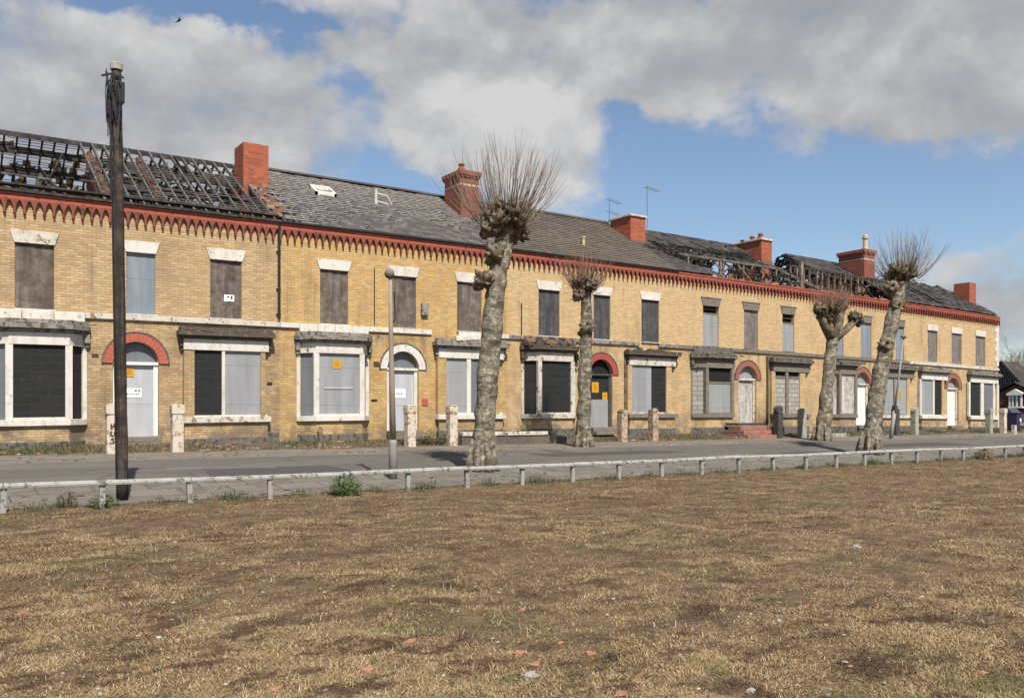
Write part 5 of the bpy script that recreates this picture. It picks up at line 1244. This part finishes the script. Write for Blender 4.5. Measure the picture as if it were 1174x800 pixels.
# ------------------------------------------------------------------ field debris
def ground_at(px, py):
    """point of the field plane seen at that pixel"""
    Zc = EYE * F / (py - HY); a = (px - CX) / F; return Zc * (CT + a * ST), Zc * (ST - a * CT)
DEB = [
 (596, 746, .085, 'brick_bit', 'largest bright orange brick lump in the near centre of the field'), (613, 757, .06, 'brick_bit', 'dull orange brick lump just behind the flat grey stone'),
 (677, 748, .065, 'brick_bit', 'bright orange brick lump right of the largest one'), (470, 740, .07, 'brick_bit', 'pink flat brick fragment beside a few white chips'),
 (421, 773, .07, 'brick_bit', 'orange brick fragment nearest the camera, left of the flat grey stone'), (642, 734, .04, 'brick_bit', 'thin reddish brick sliver between two bright orange lumps'),
 (599, 700, .05, 'brick_bit', 'small pale orange brick piece on dark matted grass'), (609, 772, .085, 'stone_bit', 'flat grey stone lying below the orange brick lumps'),
 (692, 611, .05, 'stone_bit', 'small white stone far out in the middle of the field'), (982, 627, .09, 'stone_bit', 'long pale stone lying on the right of the field'),
 (893, 716, .06, 'stone_bit', 'angular white scrap lying right of centre in the grass'), (925, 697, .055, 'brick_bit', 'orange brick crumbs beside the angular white scrap'),
 (1124, 772, .075, 'brick_bit', 'flat red brick fragment at the lower right of the field'), (1057, 684, .05, 'stone_bit', 'pale buff stone at the right of the field'),
 (861, 791, .06, 'stone_bit', 'white stone at the bottom edge right of centre'), (24, 698, .055, 'brick_bit', 'pink brick fragment at the left edge of the field'),
 (317, 793, .06, 'brick_bit', 'orange brick fragment at the bottom edge left of centre'), (712, 794, .08, 'brick_bit', 'red broken brick at the bottom edge centre')]
for i, (px, py, r, mt, lab) in enumerate(DEB):
    x, y = ground_at(px, py); r *= .5; m = MB(); zz_ = float(field_z(np.array([x]), np.array([y]))[0]); m.blob((x, y, zz_ + r * .12), r, .7, 2.6, (1.15, .8, .6), 12, 8, i * 2.7)
    for q in range(5): m.blob((x + R.gauss(0, r), y + R.gauss(0, r), zz_ + .004), r * R.uniform(.1, .28), .7, 3, (1.2, 1, .7), 6, 4, i + q)
    tag(m.build('brick_fragment' if mt == 'brick_bit' else 'stone', mt), lab, 'brick' if mt == 'brick_bit' else 'stone', 'brick fragments in the grass' if mt == 'brick_bit' else 'stones in the grass')
rg = random.Random(77); m = MB()
for q in range(300):
    px, py = rg.uniform(-40, 1210), 535 + 265 * rg.random() ** .8; x, y = ground_at(px, py)
    if y > 14.9: continue
    s_ = rg.uniform(.005, .015); m.blob((x, y, float(field_z(np.array([x]), np.array([y]))[0]) + s_ * .3), s_, .6, 3, (1.4, 1, .6), 5, 4, q)
Ms['chips'] = island_mat('pale chips', [(.30, .27, .22), (.22, .19, .15), (.42, .39, .34), (.26, .14, .09), (.18, .15, .11)], .9)
kind(m.build('stone_chips', 'chips'), 'stuff')
rg = random.Random(41); m = MB()
Ms['dirt'] = island_mat('dirt crumbs', [(.10, .075, .05), (.06, .045, .032), (.16, .12, .08), (.20, .155, .105), (.085, .06, .04)], .95)
for q in range(2600):
    x = rg.uniform(.3, 48); y = rg.choice([15.45 + abs(rg.gauss(0, .35)), rg.uniform(15.4, 17.4), 17.66 + abs(rg.gauss(0, .12)), 22.34 - abs(rg.gauss(0, .1)), 22.6 + abs(rg.gauss(0, .6)), 24.9 - abs(rg.gauss(0, .3))])
    if mnoise.noise((x * .5, y * 1.5, 4)) < -.1: continue
    s_ = rg.uniform(.012, .045); m.blob((x, y, gz(y) + s_ * .15), s_, .6, 3, (1.6, 1, .4), 5, 3, q)
kind(m.build('pavement_dirt', 'dirt'), 'stuff')
tp = MB()
for xa, xb, ya, yb in ((5.2, 8.6, 18.6, 19.9), (15.5, 21.0, 20.4, 22.1), (24, 26.3, 18.0, 19.2), (31, 37.5, 19.6, 21.0)):
    poly = [(xa, ya), (xa + .2, yb), (xb - .3, yb + .15), (xb, ya - .1)]
    n_ = 6
    for i in range(n_):
        t0, t1 = i / n_, (i + 1) / n_; L_ = lambda p, q, t: (p[0] + (q[0] - p[0]) * t, p[1] + (q[1] - p[1]) * t)
        a_, b_, c_, d_ = L_(poly[0], poly[1], t0), L_(poly[3], poly[2], t0), L_(poly[3], poly[2], t1), L_(poly[0], poly[1], t1)
        tp.quad(*[(p[0], p[1], gz(p[1]) + .007) for p in (a_, b_, c_, d_)])
Ms['tar'] = plain('darker tarmac repair', (.062, .057, .05), .9, 0, .4, 8)
kind(tp.build('road_patch', 'tar'), 'structure')

# ------------------------------------------------------------------ grass and weeds (numpy blades)
def blades(name, mat, x, y, z, L, wd, yaw, tilt, curl):
    n = len(x); s, c = np.sin(yaw), np.cos(yaw); d = np.stack([c, s, np.zeros(n)], 1); sd = np.stack([-s, c, np.zeros(n)], 1) * (wd / 2)[:, None]
    up = np.array([0, 0, 1.0]); p0 = np.stack([x, y, z], 1)
    a1 = tilt; a2 = np.minimum(tilt + curl, 1.62)
    p1 = p0 + (d * np.sin(a1)[:, None] + up * np.cos(a1)[:, None]) * (L * .55)[:, None]
    p2 = p1 + (d * np.sin(a2)[:, None] + up * np.cos(a2)[:, None]) * (L * .45)[:, None]
    V = np.empty((n, 5, 3)); V[:, 0] = p0 - sd; V[:, 1] = p0 + sd; V[:, 2] = p1 + sd * .75; V[:, 3] = p1 - sd * .75; V[:, 4] = p2
    base = np.arange(n)[:, None] * 5
    loops = np.concatenate([base + np.array([[0, 1, 2, 3]]), base + np.array([[3, 2, 4]])], 1).ravel()
    ls = (np.arange(n)[:, None] * 7 + np.array([[0, 4]])).ravel()
    me = bpy.data.meshes.new(name); me.vertices.add(n * 5); me.vertices.foreach_set('co', V.ravel().astype(np.float32))
    me.loops.add(n * 7); me.loops.foreach_set('vertex_index', loops.astype(np.int32)); me.polygons.add(n * 2); me.polygons.foreach_set('loop_start', ls.astype(np.int32))
    me.update(calc_edges=True); me.validate(); return new_obj(name, me, mat)
def vnoise(x, y, f, seed):                      # cheap smooth value noise
    rs = np.random.RandomState(seed); G = rs.rand(256, 256); xf, yf = x * f, y * f
    xi, yi = np.floor(xf).astype(int), np.floor(yf).astype(int); u, v = xf - xi, yf - yi; u, v = u * u * (3 - 2 * u), v * v * (3 - 2 * v)
    g_ = lambda i, j: G[i % 256, j % 256]
    return (g_(xi, yi) * (1 - u) + g_(xi + 1, yi) * u) * (1 - v) + (g_(xi, yi + 1) * (1 - u) + g_(xi + 1, yi + 1) * u) * v
def grass_mat():
    t = NT('dry grass blades'); p = t.g()
    col = t.ramp(t.g('Random Per Island'), [(0, (.125, .074, .037)), (.25, (.215, .138, .067)), (.5, (.275, .184, .090)), (.75, (.335, .235, .120)), (.93, (.41, .31, .172)), (1, (.52, .43, .28))])
    a = t.noise(t.scale(p, (1, 1.4, 1)), 1.5, 8, .78); b = t.noise(p, .9, 8, .74)
    col = t.mix(t.math('MULTIPLY', t.step(a, .50, .57), .95), col, t.mix(t.g('Random Per Island'), (.045, .026, .017), (.11, .065, .038)))
    moss = t.noise(t.scale(p, (1, 1.3, 1)), .45, 8, .72)
    col = t.mix(t.math('MULTIPLY', t.step(moss, .54, .64), .7), col, t.mix(t.g('Random Per Island'), (.060, .070, .022), (.125, .130, .045)))
    pale = t.noise(t.scale(p, (1, 1.2, 1)), .62, 7, .7)
    col = t.mix(t.math('MULTIPLY', t.step(pale, .58, .68), .45), col, t.mix(t.g('Random Per Island'), (.30, .225, .125), (.48, .39, .24)))
    col = t.mix(t.math('MULTIPLY', t.step(b, .56, .68), .6), col, t.mix(t.g('Random Per Island'), (.105, .105, .032), (.195, .18, .064)))
    return t.done(col, .8, 0, .2)
Ms['grass'] = grass_mat()
Ms['straw_pale'] = island_mat('pale straw blades', [(.36, .27, .155), (.26, .185, .10), (.44, .36, .23), (.30, .235, .12), (.19, .165, .07)], .8)
rs = np.random.RandomState(5)
N = 2150000
u = rs.rand(N); Zc = 3.6 * (30.0 / 3.6) ** (u ** .92); a = rs.uniform(-.72, .72, N)
gx, gy = Zc * (CT + a * ST), Zc * (ST - a * CT)
edge = 15.28 + .22 * (vnoise(gx, gy * 0, 1.6, 3) - .5)
dens = vnoise(gx, gy, 1.1, 8) * .6 + vnoise(gx, gy, 3.7, 9) * .4
keep = (gy < edge) & (rs.rand(N) < np.clip((dens - .12) * 2.6, .3, 1))
gx, gy, Zc, dens = gx[keep], gy[keep], Zc[keep], dens[keep]; n = len(gx)
# field mesh height by interpolation of the same function (approximate, blades root slightly below)
hz = field_z(gx, gy) - .002
tall = vnoise(gx, gy, .8, 14); L = (.015 + .027 * rs.rand(n)) * (.55 + .9 * tall) * (1 + .02 * Zc); wd = (.0021 + .0022 * rs.rand(n)) * (1 + .05 * Zc)
yaw0 = vnoise(gx, gy, .9, 21) * 12.0; yaw = yaw0 + rs.uniform(-3.14, 3.14, n) * .8; tilt = np.clip(rs.normal(1.34, .26, n), .1, 1.53); curl = rs.uniform(0, .7, n)
kind(blades('dry_grass', 'grass', gx, gy, hz, L, wd, yaw, tilt, curl), 'stuff')
# longer loose straw tufts here and there
tn = 230; tx = rs.rand(tn); tZ = 4.2 * (19.0 / 4.2) ** rs.rand(tn); ta = rs.uniform(-.62, .62, tn); ux, uy = tZ * (CT + ta * ST), tZ * (ST - ta * CT); kk = uy < 15.0; ux, uy = ux[kk], uy[kk]
m_ = 26; ux, uy = np.repeat(ux, m_) + rs.normal(0, .06, len(ux) * m_), np.repeat(uy, m_) + rs.normal(0, .06, len(uy) * m_); n_ = len(ux)
kind(blades('straw_tufts', 'straw_pale', ux, uy, field_z(ux, uy), (.03 + .06 * rs.rand(n_)), .0028 + .002 * rs.rand(n_), rs.uniform(0, 6.28, n_), np.clip(np.abs(rs.normal(1.1, .4, n_)), 0, 1.5), rs.uniform(0, .6, n_)), 'stuff')
# verge tufts along the fence
vx = []; vy = []
for px, w_ in ((30, .35), (60, .3), (182, .4), (215, .2), (262, .4), (345, .2), (430, .2), (488, .3), (610, .5), (640, .4), (700, .4), (785, .4), (830, .4), (843, .3), (920, .5), (960, .6), (1000, .6), (1040, .9), (1080, 1.0), (1120, 1.2), (1160, 1.6), (560, .2), (740, .3), (880, .4)):
    c = PX(px, 15.35); k = int(1300 * w_ * R.uniform(.3, 1.3)); vx.append(c + rs.normal(0, w_ * .55, k)); vy.append(15.34 + rs.normal(0, .10, k))
vx, vy = np.concatenate(vx), np.concatenate(vy); n = len(vx)
kind(blades('verge_grass', 'leaf', vx, vy, np.full(n, .0), (.04 + .2 * rs.rand(n) ** 1.6) * (.35 + 1.1 * vnoise(vx, vy, 1.7, 51)), .005 + .006 * rs.rand(n), rs.uniform(0, 6.28, n), np.abs(rs.normal(0, .5, n)), rs.uniform(0, .6, n)), 'stuff')
# weeds and dead stalks in the front gardens
N = 70000; wx, wy = rs.uniform(.5, 56, N), rs.uniform(25.0, 26.95, N); dn = vnoise(wx, wy, .9, 31) * .65 + vnoise(wx, wy, 3, 32) * .35
kp = dn > .46; wx, wy = wx[kp], wy[kp]; n = len(wx); zz = np.interp(wy, [25.0, 25.2, 27.2], [.50, .52, .66]); gm_ = vnoise(wx, wy, .5, 35)
half = gm_ + .25 * (rs.rand(n) - .5) > .62
for nm, mt, sel in (('garden_weeds', 'leaf', half), ('dead_weeds', 'deadweed', ~half)):
    k = int(sel.sum()); kind(blades(nm, mt, wx[sel], wy[sel], zz[sel], (.04 + .16 * rs.rand(k) ** 2.5), .007 + .008 * rs.rand(k), rs.uniform(0, 6.28, k), np.abs(rs.normal(0, .55, k)), rs.uniform(0, .8, k)), 'stuff')
rg = random.Random(8); m = MB()
for q in range(900):
    x = rg.uniform(.8, 55); y = rg.choice([24.95 + abs(rg.gauss(0, .14)), rg.uniform(25, 26.8)]); s_ = rg.uniform(.018, .06) * (1.6 if rg.random() < .1 else 1)
    if mnoise.noise((x * .35, 3, 1)) < .0: continue
    m.blob((x, y, gz(y) + s_ * .35), s_, .5, 2, (1.3, 1, .65), 6, 4, q)
kind(m.build('garden_rubble', 'rubble'), 'stuff')
# leafy weeds standing out by themselves
def clump(px, py, w, hgt, mat, label, n=260, Y=15.33, leaf=.05, name='weed_clump', z=None):
    x = PX(px, Y); rg = random.Random(int(px)); m = MB(); z = .02 if z is None else z
    for q in range(n):
        az = rg.uniform(0, 6.283); r = w / 2 * math.sqrt(rg.random()); hh = hgt * (1 - (r / (w / 2)) ** 2 * .6) * rg.uniform(.15, 1)
        p = Vector((x + r * math.cos(az), Y + r * .6 * math.sin(az), z + hh)); l = leaf * rg.uniform(.6, 1.3)
        d = Vector((math.cos(az + rg.uniform(-1, 1)), math.sin(az + rg.uniform(-1, 1)), rg.uniform(-.3, .9))).normalized(); s_ = d.cross(Vector((0, 0, 1))).normalized() * l * .22
        m.add([p, p + d * l * .5 + s_, p + d * l + Vector((0, 0, -.01)), p + d * l * .5 - s_], [(0, 1, 2, 3)])
        if q % 6 == 0: m.tube([(x + r * .3 * math.cos(az), Y + r * .2 * math.sin(az), z - .05), tuple(p)], [.004, .002], 3, cap=False)
    return tag(m.build(name, mat), label, 'weed')
clump(397, 563, .62, .44, 'bush_leaf', 'leafy green weed bush growing by the fence, largest of the verge', 1100, 15.12)
clump(118, 580, .46, .22, 'bush_leaf', 'low green weed tuft below the fence near the timber pole', 420, 15.28)
clump(77, 575, .3, .36, 'dock', 'rusty brown dock plant between the two leftmost fence posts', 260, 15.36, .045)
clump(1128, 518, .8, .42, 'straw', 'straw coloured dry tuft against the fence near its right end', 500, 15.25, .08)
clump(497, 497, 1.1, .5, 'leaf', 'green weed patch in the garden between two white gate piers', 700, 25.4, .08, z=.5)
clump(600, 485, 1.5, .55, 'leaf', 'dark green weed patch behind the white coped wall', 800, 26.3, .08, z=.55)

# ------------------------------------------------------------------ sky, sun, camera
S = bpy.context.scene
w = bpy.data.worlds.new('World'); S.world = w; w.use_nodes = True; nt = w.node_tree
for n_ in list(nt.nodes): nt.nodes.remove(n_)
class WT(NT):
    def __init__(s): s.t = nt; s.geo = None
t = WT()
ELEV = math.radians(52); sunv = Vector((-.25, -1, 0)).normalized() * math.cos(ELEV) + Vector((0, 0, math.sin(ELEV)))
sky = t.n('ShaderNodeTexSky', sky_type='NISHITA', sun_disc=False); sky.sun_elevation = ELEV; sky.sun_rotation = math.atan2(sunv.x, sunv.y) % (2 * math.pi)
sky.air_density = 1.0; sky.dust_density = .8; sky.ozone_density = 1.5; sky.altitude = 0
tc = t.n('ShaderNodeTexCoord'); d = t.sep(tc.outputs['Generated'])
fw = t.math('ADD', t.math('MULTIPLY', d[0], CT), t.math('MULTIPLY', d[1], ST)); rt = t.math('SUBTRACT', t.math('MULTIPLY', d[0], ST), t.math('MULTIPLY', d[1], CT))
w1 = t.noise(tc.outputs['Generated'], 7.0, 6, .62); w2 = t.noise(t.scale(tc.outputs['Generated'], (-1, 1, 1.3)), 8.0, 6, .62)
az = t.math('ADD', t.math('ARCTAN2', rt, fw), t.math('MULTIPLY', t.math('SUBTRACT', w1, .5), .26)); el = t.math('ADD', t.math('ARCSINE', d[2]), t.math('MULTIPLY', t.math('SUBTRACT', w2, .5), .15))
def ang(px, py): A = math.atan((px - CX) / F); return A, math.atan((HY - py) / F * math.cos(A))
dv = tc.outputs['Generated']
def cloudnoise(offset, sc_=4.2, det=10, rough=.56):
    mp = t.n('ShaderNodeMapping'); t.put(mp.inputs['Vector'], dv); mp.inputs['Scale'].default_value = (1, 1, 1.5); mp.inputs['Location'].default_value = (.4, 0, offset)
    return t.noise(mp.outputs[0], sc_, det, rough, .12)
nz = cloudnoise(3.0); nz_up = cloudnoise(3.0 + .045); fine = t.noise(dv, 13.0, 8, .6)
def blobs(lst):
    tot = None
    for px, py, rx, ry, wgt in lst:
        A, E = ang(px, py)
        q = t.math('ADD', t.math('POWER', t.math('ABSOLUTE', t.math('DIVIDE', t.math('SUBTRACT', az, A), rx / F)), 2.0), t.math('POWER', t.math('ABSOLUTE', t.math('DIVIDE', t.math('SUBTRACT', el, E), ry / F)), 2.0))
        e = t.math('MULTIPLY', t.math('EXPONENT', t.math('MULTIPLY', q, -1.0)), wgt)
        tot = e if tot is None else t.math('ADD', tot, e)
    return tot
cover = blobs([(120, 120, 300, 110, .68), (60, 190, 150, 60, .35), (430, 110, 220, 80, .5), (300, 170, 140, 40, .3), (960, 100, 260, 70, .35), (620, 190, 100, 80, .65), (900, 50, 420, 80, .8), (1090, 140, 200, 70, .7), (1160, 360, 140, 60, 1.0), (800, 272, 90, 16, .35), (560, 60, 160, 60, .3),
               (260, 0, 120, 20, -.7), (110, 4, 40, 14, -.5), (325, 30, 50, 34, -.55), (450, 22, 42, 34, -.6), (388, 112, 46, 34, -.75), (560, 122, 48, 24, -.65), (430, 190, 50, 34, -.6), (490, 215, 50, 24, -.5), (590, 50, 50, 18, -.6), (860, 0, 240, 30, .4), (860, 232, 190, 60, -.9), (760, 150, 60, 26, -.5), (1050, 250, 200, 45, -.6), (715, 135, 60, 14, -.35)])
dens_ = t.math('ADD', cover, t.math('ADD', t.math('MULTIPLY', t.math('SUBTRACT', nz, .5), 3.1), t.math('MULTIPLY', t.math('SUBTRACT', fine, .5), .55)))
mask = t.step(dens_, .04, .74)
lit = t.math('ADD', t.math('MULTIPLY', t.math('SUBTRACT', nz, nz_up), 3.6), blobs([(620, 185, 120, 70, .42), (230, 50, 200, 45, .32), (520, 130, 150, 60, .28), (680, 60, 120, 40, .12), (1090, 150, 120, 40, .16), (130, 210, 260, 50, -.25), (950, 40, 300, 50, -.12), (1160, 340, 80, 30, .1)]))
thick = t.step(dens_, .3, 1.3)
shade = t.math('ADD', t.math('ADD', t.math('ADD', .34, t.math('MULTIPLY', fine, .5)), lit), t.math('MULTIPLY', thick, -.16), clamp=True)
CL = 6.5
ccol = t.ramp(shade, [(0, (.42, .432, .465)), (.35, (.49, .497, .52)), (.65, (.61, .61, .615)), (1, (.80, .79, .78))])
ccol = t.mix(1.0, ccol, (CL, CL, CL), 'MULTIPLY')
skyc = t.mix(1.0, sky.outputs[0], (1.0, 1.0, 1.0), 'MULTIPLY')
bg = t.n('ShaderNodeBackground'); t.put(bg.inputs['Color'], t.mix(t.math('MULTIPLY', mask, .96), skyc, ccol)); bg.inputs['Strength'].default_value = .075
out = t.n('ShaderNodeOutputWorld'); nt.links.new(bg.outputs[0], out.inputs[0])
sl = bpy.data.lights.new('sun', 'SUN'); sl.energy = 4.3; sl.angle = math.radians(.53); sl.color = (1, .955, .88)
so = bpy.data.objects.new('sun', sl); C.objects.link(so); so.rotation_euler = (-sunv).to_track_quat('-Z', 'Y').to_euler(); so.location = (0, -20, 40)
cam = bpy.data.cameras.new('camera'); co = bpy.data.objects.new('camera', cam); C.objects.link(co); S.camera = co
cam.sensor_width = 36; cam.lens = 36 * F / 1174; cam.shift_y = (HY - 400) / 1174; cam.clip_end = 3000; cam.clip_start = .05
co.location = (0, 0, EYE); co.rotation_euler = (math.radians(90), 0, -(math.pi / 2 - TH))
S.view_settings.view_transform = 'Standard'; S.view_settings.look = 'None'; S.view_settings.gamma = 1; S.view_settings.exposure = .8
S.render.resolution_x, S.render.resolution_y = 1024, 697
